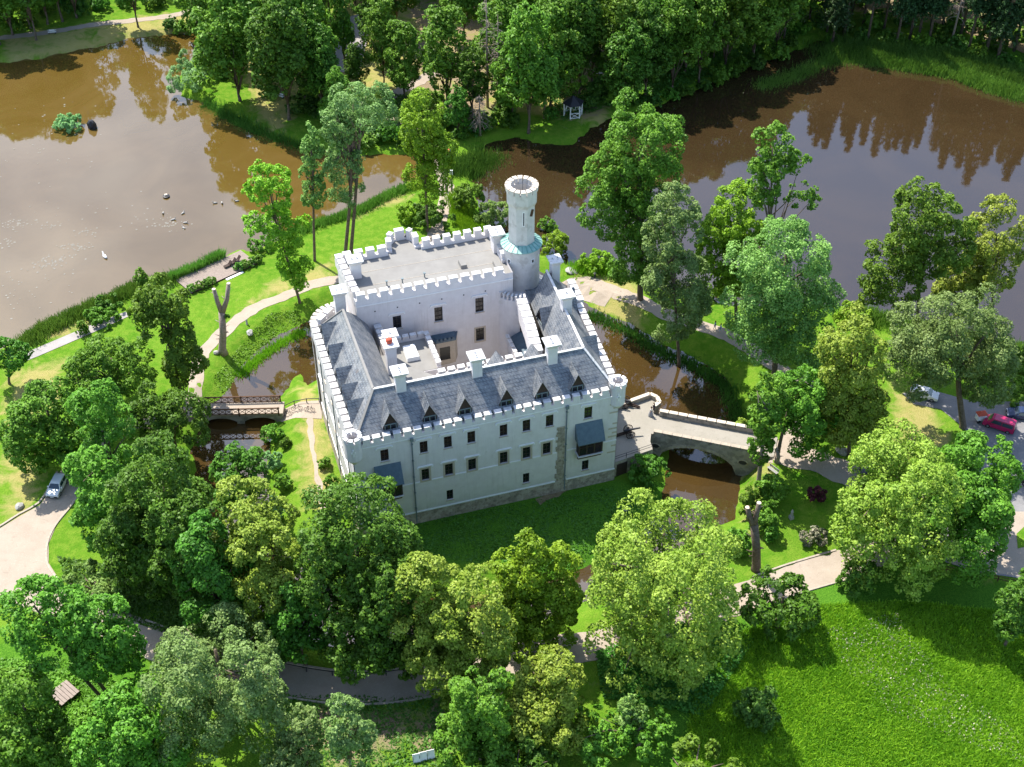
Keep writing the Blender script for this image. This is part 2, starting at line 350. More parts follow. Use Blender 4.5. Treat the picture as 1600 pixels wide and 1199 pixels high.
me.polygons.foreach_set('use_smooth', np.ones(len(Fq), bool)); me.materials.append(M['ground']); me.update(calc_edges=True)
o = bpy.data.objects.new('ground', me); COL.objects.link(o); tag(o, 'rolling grass park ground around the castle', kind='structure')
def grow(P, d):
    P = np.asarray(P); n = len(P); area = 0.5 * np.sum(P[:, 0] * np.roll(P[:, 1], -1) - np.roll(P[:, 0], -1) * P[:, 1]); s = 1 if area > 0 else -1
    e1 = P - np.roll(P, 1, 0); e2 = np.roll(P, -1, 0) - P
    nn = np.stack([e1[:, 1], -e1[:, 0]], 1) / (np.linalg.norm(e1, axis=1)[:, None] + 1e-9) + np.stack([e2[:, 1], -e2[:, 0]], 1) / (np.linalg.norm(e2, axis=1)[:, None] + 1e-9)
    return P + s * d * nn / (np.linalg.norm(nn, axis=1)[:, None] + 1e-9)
def water(name, P, z, m, label):
    mb = MB(); mb.quad(*[(p[0], p[1], z) for p in grow(P, 1.6)]); tag(mb.build(name, m), label, kind='structure')
water('water', LL, LAKE, M['water_l'], 'muddy brown pond left of the castle')
water('water', LR, LAKE, M['water_r'], 'dark brown pond behind the castle')
water('water', MO, MOAT, M['water_m'], 'brown moat ringing the castle')
# ---------------------------------------------------------------- draped sheets and ribbons
def drape(bm, off):
    xs_ = np.array([v.co.x for v in bm.verts]); ys_ = np.array([v.co.y for v in bm.verts]); zz = height(xs_, ys_)
    for v, z in zip(bm.verts, zz): v.co.z = z + off
def sheet(name, px, m, label, off=.05, kind='structure'):
    P = [gp(*p) for p in px]; bm = bmesh.new(); f = bm.faces.new([bm.verts.new((p[0], p[1], 0)) for p in P]); bmesh.ops.triangulate(bm, faces=[f])
    for ax in (0, 1):
        lo = min(p[ax] for p in P); hi = max(p[ax] for p in P); c = lo + 1.5
        while c < hi:
            co = Vector((c, 0, 0)) if ax == 0 else Vector((0, c, 0)); no = Vector((1, 0, 0)) if ax == 0 else Vector((0, 1, 0))
            bmesh.ops.bisect_plane(bm, geom=bm.verts[:] + bm.edges[:] + bm.faces[:], plane_co=co, plane_no=no); c += 1.5
    drape(bm, off); bmesh.ops.recalc_face_normals(bm, faces=bm.faces)
    me = bpy.data.meshes.new(name); bm.to_mesh(me); bm.free(); me.materials.append(m); o = bpy.data.objects.new(name, me); COL.objects.link(o)
    if sum(p.normal.z for p in me.polygons) < 0: me.flip_normals()
    return tag(o, label, kind=kind)
def smooth_line(P, step=1.):
    P = np.asarray(P, float); out = []
    for i in range(len(P) - 1):
        p0, p1, p2, p3 = P[max(i - 1, 0)], P[i], P[i + 1], P[min(i + 2, len(P) - 1)]; n = max(2, int(np.linalg.norm(p2 - p1) / step))
        for t in np.linspace(0, 1, n, endpoint=False): out.append(.5 * (2 * p1 + (p2 - p0) * t + (2 * p0 - 5 * p1 + 4 * p2 - p3) * t * t + (3 * p1 - p0 - 3 * p2 + p3) * t ** 3))
    out.append(P[-1]); return np.array(out)
def ribbon_pts(px, step=1.): return smooth_line([gp(*p)[:2] for p in px], step)
def ribbon(name, px, w, m, label, off=.05, side=0., rise=0., rag=.24, kind='structure', cat=None):
    C = ribbon_pts(px); T = np.gradient(C, axis=0); T /= np.linalg.norm(T, axis=1)[:, None] + 1e-9; N = np.stack([-T[:, 1], T[:, 0]], 1)
    k = max(2, int(w / .8) + 1); us = np.linspace(-.5, .5, k); rng = np.random.default_rng(len(px) * 7 + int(w * 10)); mb = MB()
    for i in range(len(C)):
        for u in us: 
            q = C[i] + N[i] * (side + u * w + (rng.uniform(-rag, rag) if abs(u) == .5 else 0)); mb.v.append([q[0], q[1], 0])
    A = np.array(mb.v); zz = height(A[:, 0], A[:, 1]) + off + rise; mb.v = [(a[0], a[1], z) for a, z in zip(A, zz)]
    for i in range(len(C) - 1):
        for j in range(k - 1): mb.f.append((i * k + j, i * k + j + 1, (i + 1) * k + j + 1, (i + 1) * k + j)); mb.m.append(0)
    if rise:
        n0 = len(mb.v)
        for i in range(len(C)):
            for j in (0, k - 1): x, y, z = mb.v[i * k + j]; mb.v.append((x, y, z - rise - .3))
        for i in range(len(C) - 1):
            for jj, j in enumerate((0, k - 1)): mb.f.append((i * k + j, (i + 1) * k + j, n0 + 2 * (i + 1) + jj, n0 + 2 * i + jj)); mb.m.append(0)
    return tag(mb.build(name, m), label, cat, kind=kind)
RL = [(-60, 860), (0, 905), (70, 935), (150, 962), (230, 1000), (330, 1035), (450, 1063), (545, 1075), (640, 1069), (750, 1042), (850, 1020), (950, 1003), (1060, 970), (1160, 935), (1240, 905), (1320, 882), (1420, 850), (1520, 830)]
ribbon('road', RL, 4.6, M['sand'], 'sandy park road curving in front of the castle')
sheet('road', [(-80, 850), (-20, 838), (30, 808), (62, 790), (78, 768), (92, 740), (110, 720), (128, 730), (126, 775), (112, 792), (88, 822), (76, 850), (76, 880), (92, 905), (60, 935), (0, 930), (-80, 900)], M['sand'], 'wide pale paved road at the left edge', .056)
for side_px in ([(-60, 842), (-20, 834), (30, 804), (60, 787), (76, 764), (90, 738)], [(128, 765), (112, 790), (87, 821), (74, 850), (74, 882), (92, 908)]):
    ribbon('kerb', side_px, .28, M['kerb'], 'low sandstone kerb edging the road', .05, rise=.12, rag=0.)
for sd in (2.5, -2.5): ribbon('kerb', [(210, 992), (330, 1035), (450, 1063), (545, 1075), (640, 1069), (750, 1042)], .25, M['kerb'], 'low sandstone kerb edging the road', .05, side=sd, rise=.12, rag=0.)
for sd in (2.5, -2.5): ribbon('kerb', [(1190, 923), (1240, 905), (1320, 882)], .25, M['kerb'], 'low sandstone kerb edging the road', .05, side=sd, rise=.12, rag=0.)
sheet('parking_lot', [(1400, 800), (1440, 790), (1480, 770), (1515, 745), (1530, 700), (1505, 668), (1470, 640), (1428, 632), (1410, 615), (1450, 608), (1520, 628), (1600, 628), (1700, 640), (1700, 940), (1600, 905), (1530, 895), (1480, 880), (1420, 850)], M['asphalt'], 'worn grey parking area at the right edge', .05)
sheet('road', [(1480, 880), (1530, 830), (1560, 800), (1620, 800), (1700, 800), (1700, 935), (1600, 902), (1530, 893)], M['sand'], 'sandy turning loop beside the parking area', .056)
sheet('grass_island', [(1602, 855), (1590, 858), (1588, 835), (1604, 820), (1650, 815), (1650, 880)], M['ground'], 'round grass island in the turning loop', .10)
ribbon('path', [(1183, 695), (1225, 710), (1270, 718), (1310, 735), (1350, 752), (1400, 775), (1450, 790)], 4.6, M['sand'], 'sandy path leading from the stone bridge to the parking')
ribbon('path', [(300, 640), (308, 590), (318, 552), (348, 520), (398, 482), (440, 465), (485, 446), (527, 437), (580, 425), (640, 400), (680, 370)], 2.3, M['sand'], 'sandy footpath across the lawn left of the castle')
ribbon('path', [(310, 641), (270, 646), (200, 665), (140, 700), (112, 735)], 2.6, M['sand'], 'sandy path from the wooden bridge to the road')
ribbon('path', [(483, 648), (487, 690), (494, 735), (505, 790), (512, 830)], .75, M['sand'], 'narrow trodden path along the castle wall', rag=.2)
ribbon('path', [(870, 438), (915, 440), (950, 452), (1000, 470), (1050, 495), (1085, 507), (1130, 522), (1180, 550), (1230, 585), (1262, 600), (1250, 660), (1230, 700)], 2.8, M['sand'], 'sandy path along the far bank of the moat')
ribbon('path', [(680, 370), (692, 330), (698, 300), (692, 270), (680, 225), (650, 205), (600, 180), (590, 160)], 2.6, M['sand'], 'sandy path over the dam between the ponds')
ribbon('path', [(-60, 72), (0, 60), (70, 52), (140, 40), (200, 33), (290, 20), (400, -20), (560, -40)], 2.2, M['sand'], 'sandy shore path under the far trees')
ribbon('path', [(590, 160), (650, 130), (720, 95), (820, 70), (940, 40), (1060, 10), (1200, -20)], 3., M['sand'], 'sandy path through the far wood')
ribbon('path', [(1230, -10), (1330, 2), (1420, 12), (1480, 35), (1560, 62), (1640, 90)], 4., M['earth'], 'bare earth track between the far conifers')
sheet('clearing', [(528, 112), (560, 118), (575, 60), (568, 20), (535, 30), (522, 70)], M['gravel'], 'pale gravel clearing in the far wood', .06)
sheet('path', [(35, 567), (60, 557), (148, 519), (205, 493), (200, 486), (138, 510), (44, 550)], M['gravel'], 'flat gravel strip above the pond shore', .06)
sheet('forecourt', [(470, 628), (502, 626), (503, 655), (440, 652), (432, 645), (438, 631)], M['sand'], 'sandy landing between wooden bridge and castle wall', .06)
sheet('path', [(893, 440), (930, 440), (960, 458), (945, 470), (905, 455)], M['sand'], 'worn sandy patch on the moat bank', .045)
# ---------------------------------------------------------------- the castle (local frame: u along the front, v into depth)
castle = empty('castle', CA, ANG, 'white battlemented castle with slate roofs and a round tower on the moat island', 'castle')
def facade(name, O, a, n, L_, z0, z1, wins, m, depth=.3, parent=castle):
    """wall rectangle with real window openings; wins: (s0, s1, z0, z1)"""
    O = Vector(O); a = Vector(a); n = Vector(n); mb = MB()
    P = lambda s, z, d=0.: tuple(O + a * s + Vector((0, 0, z)) - n * d)
    S = sorted({0, L_} | {w[0] for w in wins} | {w[1] for w in wins}); Z = sorted({z0, z1} | {w[2] for w in wins} | {w[3] for w in wins})
    for i in range(len(S) - 1):
        for j in range(len(Z) - 1):
            sm, zm = (S[i] + S[i + 1]) / 2, (Z[j] + Z[j + 1]) / 2
            if not any(w[0] < sm < w[1] and w[2] < zm < w[3] for w in wins): mb.quad(P(S[i], Z[j]), P(S[i + 1], Z[j]), P(S[i + 1], Z[j + 1]), P(S[i], Z[j + 1]))
    for w in wins:
        c = [(w[0], w[2]), (w[1], w[2]), (w[1], w[3]), (w[0], w[3])]
        for k in range(4):
            p, q = c[k], c[(k + 1) % 4]; mb.quad(P(*p), P(*q), P(*q, depth), P(*p, depth))
    return mb.build(name, m, parent)
def window(O, a, n, w, hood=True, surround=None, bars=(2, 3), depth=.26, parent=castle, sill=True):
    O = Vector(O); a = Vector(a); n = Vector(n); P = lambda s, z, d=0.: O + a * s + Vector((0, 0, z)) - n * d
    s0, s1, z0, z1 = w; mb = MB(); t = .09
    def bar(sa, sb, za, zb, d0, d1, m): mb.hexa([P(sa, za, d0), P(sb, za, d0), P(sb, za, d1), P(sa, za, d1)], [P(sa, zb, d0), P(sb, zb, d0), P(sb, zb, d1), P(sa, zb, d1)], m)
    bar(s0, s0 + t, z0, z1, depth - .1, depth, 0); bar(s1 - t, s1, z0, z1, depth - .1, depth, 0); bar(s0 + t, s1 - t, z0, z0 + t, depth - .1, depth, 0); bar(s0 + t, s1 - t, z1 - t, z1, depth - .1, depth, 0)
    for k in range(1, bars[0]): c = s0 + (s1 - s0) * k / bars[0]; bar(c - .035, c + .035, z0 + t, z1 - t, depth - .09, depth - .02, 0)
    for k in range(1, bars[1]): c = z0 + (z1 - z0) * k / bars[1]; bar(s0 + t, s1 - t, c - .03, c + .03, depth - .085, depth - .025, 0)
    o = mb.build('window', [M['frame']], parent)
    mb = MB(); mb.quad(P(s0, z0, depth - .01), P(s1, z0, depth - .01), P(s1, z1, depth - .01), P(s0, z1, depth - .01)); mb.build('pane', M['pane'], o)
    if hood:
        mb = MB(); bar(s0 - .5, s1 + .5, z1 + .42, z1 + .60, -.14, .0, 0); bar(s0 - .62, s0 - .42, z1 + .22, z1 + .419, -.13, 0., 0); bar(s1 + .42, s1 + .62, z1 + .22, z1 + .419, -.13, 0., 0); mb.build('hood_mould', M['trim'], o)
    if surround:
        mb = MB(); e = .26; bar(s0 - e, s0, z0 - e, z1 + e, -.05, .02, 0); bar(s1, s1 + e, z0 - e, z1 + e, -.05, .02, 0); bar(s0, s1, z1, z1 + e, -.05, .02, 0); bar(s0, s1, z0 - e, z0, -.07, .02, 0); mb.build('surround', surround, o)
    elif sill:
        mb = MB(); bar(s0 - .12, s1 + .12, z0 - .14, z0, -.1, .0, 0); mb.build('sill', M['surround'], o)
    return o
WU = [(3.6, 4.68), (8.93, 10.0), (12.25, 13.33), (15.5, 16.58), (20.02, 21.1), (23.26, 24.35), (26.56, 27.65), (32.1, 33.25)]
WL = [(8.95, 10.0), (12.22, 13.33), (15.5, 16.6), (20.0, 21.1), (23.28, 24.4), (26.2, 27.33)]
W3 = [(12.3, 13.22), (23.35, 24.3), (32.1, 33.1)]
fw = [(a, b, 12.92, 15.0) for a, b in WU] + [(a, b, 7.85, 9.98) for a, b in WL] + [(a, b, 3.1, 4.95) for a, b in W3]
EX, EY, EZ = (1, 0, 0), (0, 1, 0), (0, 0, 1)
Wd = 37.05
facade('front_wall', (0, 0, 0), EX, (0, -1, 0), Wd, -2., 16.1, fw, M['plaster'])
for a, b in WU: window((0, 0, 0), EX, (0, -1, 0), (a, b, 12.92, 15.0))
for a, b in WL: window((0, 0, 0), EX, (0, -1, 0), (a, b, 7.85, 9.98), surround=M['surround'])
for a, b in W3: window((0, 0, 0), EX, (0, -1, 0), (a, b, 3.1, 4.95), hood=False, bars=(2, 2))
mb = MB(); mb.box(-.12, Wd + .06, -.14, .06, 15.98, 16.14); mb.build('cornice', M['trim'], castle)
for a, b in ((5.95, 8.65), (10.3, 11.92), (13.63, 15.2), (16.9, 19.7), (21.4, 22.98), (24.7, 25.9), (27.63, 28.2), (29.75, 31.1), (34.5, Wd + .04)):
    mb = MB(); mb.box(a, b, -.09, .04, 7.62, 7.80); mb.build('string_course', M['trim'], castle)
mb = MB(); mb.box(-.1, 28.1, -.13, .05, 2.02, 2.20); mb.box(29.75, Wd + .05, -.13, .05, 2.02, 2.2); mb.build('base_moulding', M['trim'], castle)
mb = MB(); mb.hexa([(-.1, -.28, -2.), (Wd + .1, -.28, -2.), (Wd + .1, .05, -2.), (-.1, .05, -2.)], [(-.06, -.10, 2.02), (Wd + .04, -.10, 2.02), (Wd + .04, .05, 2.02), (-.06, .05, 2.02)]); mb.build('plinth', M['rubble'], castle)
mb = MB(); rr = random.Random(3)
zc = .3
while zc < 12.3:
    h = rr.uniform(.35, .6); mb.box(28.25 + rr.uniform(-.22, .12), 29.3 + rr.uniform(-.1, .12), -.045 - rr.uniform(0, .03), .03, zc, zc + h - .015); zc += h
mb.build('exposed_masonry', M['rubble'], castle)
for k, z in enumerate((14.4, 13.7, 12.9, 10.8, 9.9, 9.1, 8.4, 6.6, 5.4)):
    mb = MB(); mb.box(Wd - (1.25, .7)[k % 2], Wd + .012, -.02, .1, z, z + .28); mb.build('quoin', M['surround'], castle)
for u in (7.86, 29.52):
    mb = MB(); mb.tube([(u, -.16, 16.0), (u, -.16, .2)], [.085, .085], 8); mb.box(u - .22, u + .22, -.4, -.03, 15.7, 16.25)
    for z in (3, 6, 9, 12, 15): mb.box(u - .13, u + .13, -.28, -.02, z, z + .1)
    mb.build('downpipe', M['pipe'], castle)
# --- parapets with merlons
def battlement(pts, zb, zl, zt, th, sp, gap=.34, closed=False, name='battlement', mats=None, ov=.05):
    """pts: outer line, parapet lies to the left of the direction of travel"""
    mb = MB(); pts = [Vector((p[0], p[1], 0)) for p in pts]
    for i in range(len(pts) - 1):
        p, q = pts[i], pts[i + 1]; d = q - p; L_ = d.length; d /= L_; n = Vector((-d.y, d.x, 0))
        B = lambda s0, s1, o0, o1, z0, z1, m: mb.hexa([p + d * s0 + n * o0 + Vector((0, 0, z0)), p + d * s1 + n * o0 + Vector((0, 0, z0)), p + d * s1 + n * o1 + Vector((0, 0, z0)), p + d * s0 + n * o1 + Vector((0, 0, z0))], [p + d * s0 + n * o0 + Vector((0, 0, z1)), p + d * s1 + n * o0 + Vector((0, 0, z1)), p + d * s1 + n * o1 + Vector((0, 0, z1)), p + d * s0 + n * o1 + Vector((0, 0, z1))], m)
        B(0, L_, 0, th, zb, zl, 0)
        k = max(1, round(L_ / sp)); s = L_ / k
        for j in range(k):
            a, b = j * s + gap / 2, (j + 1) * s - gap / 2; r_ = .02 * math.sin(j * 7.3 + i)
            B(a, b, 0, th, zl + .002, zt - .07 + r_, 0); B(a - .02, b + .02, -ov, th + ov, zt - .068 + r_, zt + .012 + r_, 1)
    return mb.build(name, mats or [M['plaster'], M['cap']], castle)
battlement([(1.2, -.12), (35.7, -.12)], 16.14, 16.72, 17.5, .66, 1.36, .40)
battlement([(-.42, 26.6), (-.42, 14.), (-.2, 1.3)], 15.2, 16.65, 17.5, .92, 1.42, .42)
# left wall, lit side
lw = [(26.6 - v - .45, 26.6 - v + .45, z, z + 1.7) for v in (5.2, 9.9, 14.9, 19.6, 24.2) for z in (6.6, 11.9)] + [(26.6 - v - .35, 26.6 - v + .35, 2.4, 3.6) for v in (8., 14.9, 22.)]
facade('side_wall', (-.1, 26.6, 0), (0, -1, 0), (-1, 0, 0), 26.6, -2., 15.2, lw, M['plaster'])
for w_ in lw: window((-.1, 26.6, 0), (0, -1, 0), (-1, 0, 0), w_, hood=w_[3] > 5, bars=(2, 2))
mb = MB(); mb.box(-.22, .0, .1, 26.6, 7.62, 7.8); mb.box(-.24, 0., .1, 26.6, 2.02, 2.2); mb.build('string_course', M['trim'], castle)
mb = MB(); mb.hexa([(-.55, -.1, -2), (.0, -.1, -2), (0, 26.6, -2), (-.55, 26.6, -2)], [(-.2, .0, 2.02), (0., .0, 2.02), (0, 26.6, 2.02), (-.2, 26.6, 2.02)]); mb.build('plinth', M['rubble'], castle)
for v in (3.2, 12.4, 21.): 
    mb = MB(); mb.tube([(-.3, v, 15.1), (-.3, v, .2)], [.085, .085], 8); mb.build('downpipe', M['pipe'], castle)
# round bastion at the back left corner
arc = [(4.4 + 4.75 * math.cos(t), 27.3 + 4.75 * math.sin(t)) for t in np.linspace(R(182), R(92), 9)]
mb = MB()
for i in range(8): mb.quad((*arc[i], -2), (*arc[i + 1], -2), (*arc[i + 1], 15.), (*arc[i], 15.))
mb.quad(*[(p[0], p[1], 15.0) for p in arc], (8.5, 32, 15.), (8.5, 26, 15.)); mb.build('bastion', [M['plaster']], castle)
battlement(arc[::-1], 14.6, 15.5, 16.25, .95, 1.6, .4, mats=[M['plaster'], M['captan']])
battlement([(4.2, 30.4), (.35, 26.7)], 15., 17.1, 17.8, .8, 1.6, .4)
# right wing outer wall and its parapet
RO = lambda v: 37.1 + .066 * v
mb = MB(); mb.quad((RO(0), 0, -2), (RO(25.5), 25.5, -2), (RO(25.5), 25.5, 16.), (RO(0), 0, 16.)); mb.quad((RO(25.5), 25.5, -2), (35.5, 31, -2), (35.5, 31, 16), (RO(25.5), 25.5, 16)); mb.quad((35.5, 31, -2), (29, 35, -2), (29, 35, 16), (35.5, 31, 16)); mb.build('right_wall', M['plaster'], castle)
battlement([(RO(1.4) + .12, 1.4), (RO(19.6) + .12, 19.6)], 15.9, 16.65, 17.5, .92, 1.42, .42)
battlement([(RO(19.6) + .5, 19.6), (RO(25.2) + .5, 25.2)], 15.9, 16.9, 17.7, 1., 1.6)
# courtyard side walls
mb = MB()
for p, q, zt in (((8.4, 10.2), (30.2, 10.2), 16.), ((30.2, 10.2), (31., 22.6), 16.), ((8.2, 24.2), (8.2, 10.2), 16.)): mb.quad((*p, -1), (*q, -1), (*q, zt), (*p, zt))
mb.build('courtyard_wall', M['plaster'], castle)
mb = MB(); mb.box(8.3, 31, 10.2, 24.2, -1., .25); mb.build('courtyard_floor', M['cobble'], castle)
battlement([(29.5, 11.0), (14.2, 11.0)], 15.4, 16.7, 17.5, .66, 1.36, .40)
battlement([(30.65, 21.8), (30.0, 15.6), (29.1, 9.3)][::-1], 15.6, 17.8, 18.5, 1.4, 1.45, .3)
mb = MB(); mb.quad((30.6, 21.8, -1), (29.08, 9.3, -1), (29.08, 9.3, 15.7), (30.6, 21.8, 15.7)); mb.build('court_side_wall', M['plaster'], castle)
battlement([(8.3, 24.1), (8.55, 16.6)], 15.4, 16.4, 17.0, .95, 1.35)
# --- roofs
P1, P3, P2, P4 = (4.2, 4.9, 21.5), (33.4, 4.8, 21.5), (3.95, 22.9, 21.5), (34.3, 23.4, 21.5)
FLe, FRe = (.55, .62, 17.1), (36.55, .62, 17.1)
def roof(name, quads, m=None, th=None):
    mb = MB()
    for q in quads: mb.quad(*q)
    return mb.build(name, m or M['slate'], castle)
roof('front_roof', [(FLe, FRe, P3, P1), (P1, P3, (30.6, 9.9, 16.8), (7.9, 9.9, 16.8))])
roof('left_roof', [(FLe, P1, P2, (.55, 25.6, 17.1)), (P1, (7.9, 9.9, 16.8), (7.5, 25.4, 17.), P2), (P2, (7.5, 25.4, 17.), (4.6, 28.6, 16.6), (2.6, 28.3, 16.5), (.55, 25.6, 17.1))])
roof('right_roof', [(FRe, (RO(24) - .9, 24.6, 17.1), P4, P3), (P3, P4, (31.5, 22.7, 17.), (30.6, 9.9, 16.8)), (P4, (RO(24) - .9, 24.6, 17.1), (35.3, 29.2, 16.5), (32., 30., 17.2), (31.5, 22.7, 17.))])
for a, b in ((P1, P3), (P1, P2), (P3, P4), (P1, FLe), (P3, FRe), (P2, (.55, 25.6, 17.1))):
    mb = MB(); mb.beam((a[0], a[1], a[2] + .03), (b[0], b[1], b[2] + .03), .34, .12); mb.build('ridge_cap', M['cap'] if a == P1 and b == P3 or a == P3 else M['flat'], castle)
mb = MB()
for p, q in (((.5, .45), (36.6, .45)), ): mb.box(p[0], q[0], .42, .70, 16.9, 17.02)
mb.build('gutter', M['lead'], castle)
def dormer(org, d, depth, zbase=16.75, hw=1.0, ze=18.3, zp=19.8, slope=1.22):
    """org: front gable centre; d: unit vector pointing into the roof"""
    o = Vector((org[0], org[1], 0)); d = Vector((d[0], d[1], 0)); s = Vector((d.y, -d.x, 0)); P = lambda a, b, z: tuple(o + s * a + d * b + Vector((0, 0, z)))
    mb = MB()
    for sg in (-1, 1): mb.quad(P(sg * hw, 0, zbase), P(sg * hw, 2.0, zbase), P(sg * hw, 2.0, ze), P(sg * hw, 0, ze))
    mb.quad(P(-hw, .0, zbase), P(hw, 0., zbase), P(hw, 0., ze), P(0, 0., zp), P(-hw, .0, ze)); r = mb.build('dormer', M['darkwood'], castle)
    mb = MB(); e = .22; k = (zp - ze) / hw
    for sg in (-1, 1):
        zo = ze - e * k
        a = [P(0, -.25, zp + .06), P(sg * (hw + e), -.25, zo + .06), P(sg * (hw + e), max(.25, .6 + (ze - 18.0)), zo + .06), P(0, depth, zp + .06)]
        mb.hexa([(q[0], q[1], q[2] - .09) for q in a], a)
    mb.build('dormer_roof', M['slate'], r)
    mb = MB(); mb.quad(P(-hw + .25, -.02, zbase + .35), P(hw - .25, -.02, zbase + .35), P(hw - .25, -.02, ze - .12), P(-hw + .25, -.02, ze - .12)); mb.build('pane', M['pane'], r)
    mb = MB(); mb.beam(P(-hw + .1, -.05, ze - .05), P(hw - .1, -.05, ze - .05), .1, .14); mb.beam(P(-hw + .2, -.05, zbase + .3), P(hw - .2, -.05, zbase + .3), .1, .1)
    for a in (-hw + .2, 0, hw - .2): mb.beam(P(a, -.06, zbase + .3), P(a, -.06, ze - .1), .09, .09)
    mb.build('window_frame', M['pipe'], r)
for u in (5.4, 10.7, 15.5, 21.25, 26.25, 31.3): dormer((u, 1.0), (0, 1), 2.8, hw=.95, ze=18.4, zp=20.4, zbase=16.95)
for v in (22.4, 17.4, 12.2, 8.6, 5.2): dormer((.85, v), (1, 0), 2.2, hw=1.75, ze=17.5, zp=20.05)
for v in (20.0, 8.6): dormer((RO(v) - 1.2, v), (-1, 0), 2.3, hw=1.8, ze=17.3, zp=20.1)
dormer((31.3, 16.8), (1, 0), 2.0, zbase=17., hw=1.5, ze=17.5, zp=20.)
for u in (22.4, 27.6): dormer((u, 9.4), (0, -1), 2.4, zp=19.9, zbase=16.5)
# flat terraces on the left of the court
roof('terrace_roof', [((6.2, 10.2, 16.62), (14.4, 10.3, 16.62), (11.6, 13.2, 16.6), (9.2, 17.2, 16.6), (6.6, 17.2, 16.6))], M['flat'])
mb = MB(); mb.quad((14.4, 10.3, 12), (14.4, 10.3, 16.62), (11.6, 13.2, 16.6), (11.6, 13.2, 12)); mb.quad((11.6, 13.2, 12), (11.6, 13.2, 16.6), (9.2, 17.2, 16.6), (9.2, 17.2, 12)); mb.build('terrace_wall', M['plaster'], castle)
mb = MB(); mb.box(8.7, 15.7, 14.6, 22.3, -1, 14.4); mb.build('annex', M['plaster'], castle); mb = MB(); mb.box(8.8, 15.6, 14.7, 22.2, 14.4, 14.46); mb.build('annex_roof', M['flat'], castle)
battlement([(15.85, 14.7), (15.85, 22.4)], 13.9, 14.8, 15.4, .6, 1.15, .25); battlement([(15.3, 22.45), (9.6, 22.45)], 13.9, 14.8, 15.4, .6, 1.15, .25)
mb = MB(); mb.box(11.5, 13.4, 17.2, 20.3, 14.5, 15.15, tx=.1, ty=.1); mb.build('skylight', M['white'], castle)
# rear block
RB = dict(u0=6.1, u1=29.4, v0=24.2, v1=35.1)
cw = [(11.2, 12.45, 15.3, 17.6), (17.42, 18.65, 15.2, 17.8), (23.64, 24.9, 15.5, 18.1), (23.62, 24.9, 10.1, 12.5)]
facade('rear_block_front', (RB['u0'], 24.2, 0), EX, (0, -1, 0), RB['u1'] - RB['u0'], -1., 21.6, [(a - 6.1, b - 6.1, c, d) for a, b, c, d in cw], M['plaster'])
for a, b, c, d in cw: window((6.1, 24.2, 0), EX, (0, -1, 0), (a - 6.1, b - 6.1, c, d), hood=c > 13, surround=None if c > 13 else M['surround'])
mb = MB(); mb.box(6.0, 29.4, 24.05, 24.25, 20.45, 20.62); mb.build('string_course', M['trim'], castle)
mb = MB()
for k in range(6): mb.box(8.6 + k * 3.3, 8.8 + k * 3.3, 24.17, 24.22, 19.05, 19.25)
mb.build('putlog_holes', M['iron'], castle)
bay = [(13.2, 35.1), (13.4, 37.2), (14.6, 38.6), (17.0, 38.7), (18.1, 37.4), (18.2, 35.1)]
mb = MB(); ring = [(6.1, 24.2), (5.55, 35.1)] + bay + [(29.4, 35.3), (29.4, 24.2)]
for i in range(len(ring) - 1): mb.quad((*ring[i], -2), (*ring[i + 1], -2), (*ring[i + 1], 21.6), (*ring[i], 21.6))
mb.build('rear_block_walls', M['plaster'], castle)
roof('flat_roof', [[(p[0], p[1], 21.02) for p in ring]], M['flat'])
for v in (28., 31.4): mb = MB(); mb.box(6.4, 29., v, v + .05, 21.02, 21.05); mb.build('roof_seam', M['surround'], castle)
battlement([(6.0, 24.1), (28.2, 24.1)], 20.62, 21.6, 22.55, .75, 1.72, .5)
battlement([(5.3, 35.2), (5.95, 24.9)], 20.4, 21.6, 22.55, .95, 1.5, .45)
battlement([(13.2, 35.3), (6.2, 35.2)], 20.4, 21.55, 22.6, .8, 1.72, .55); battlement([(29.6, 35.5), (18.3, 35.3)], 20.4, 21.55, 22.6, .8, 1.72, .55)
battlement(bay[::-1], 20.4, 21.35, 22.75, .75, 1.9, 1.0); battlement([(29.7, 27.6), (29.7, 35.4)], 20.4, 21.6, 22.55, .9, 1.6, .45)
for u, v in ((11.3, 27.3), (13.6, 27.2), (17.0, 27.6)):
    mb = MB(); mb.tube([(u, v, 21.03), (u, v, 21.75)], [.09, .09], 8); mb.box(u - .18, u + .18, v - .18, v + .18, 21.76, 21.84); mb.build('roof_vent', M['pipe'], castle)
for u, v in ((22.6, 28.), (27.4, 26.3)):
    mb = MB(); mb.box(u, u + 1.0, v, v + 1.7, 21.03, 21.55, tx=.08, ty=.08); mb.build('roof_hatch', M['flat'], castle)
# oriel bay on the court facade
op = [(16.5, 24.2), (17.1, 22.7), (20.0, 22.7), (20.7, 24.2)]
mb = MB(); mb.prism(op, 8.2, 12.4); r = mb.build('oriel', M['surround'], castle)
mb = MB(); mb.prism([(16.4, 24.2), (17.0, 22.55), (20.1, 22.55), (20.8, 24.2)], 12.4, 12.75); mb.prism([(16.8, 24.2), (17.3, 22.9), (19.8, 22.9), (20.4, 24.2)], 12.76, 12.85); mb.build('oriel_roof', M['lead'], r)
mb = MB()
for k in range(5): mb.box(17.1 + k * .62, 17.42 + k * .62, 22.56, 22.8, 12.76, 13.15)
mb.build('oriel_merlons', M['lead'], r)
mb = MB(); mb.prism([(17.6, 22.68), (19.2, 22.68), (19.2, 22.75), (17.6, 22.75)], 9.0, 11.4); mb.build('pane', M['pane'], r)
mb = MB(); mb.hexa([(17.9, 24.2, 6.9), (19.2, 24.2, 6.9), (19.2, 24.1, 6.9), (17.9, 24.1, 6.9)], [(16.5, 24.2, 8.2), (20.7, 24.2, 8.2), (20., 22.7, 8.2), (17.1, 22.7, 8.2)]); mb.build('oriel_corbel', M['surround'], r)
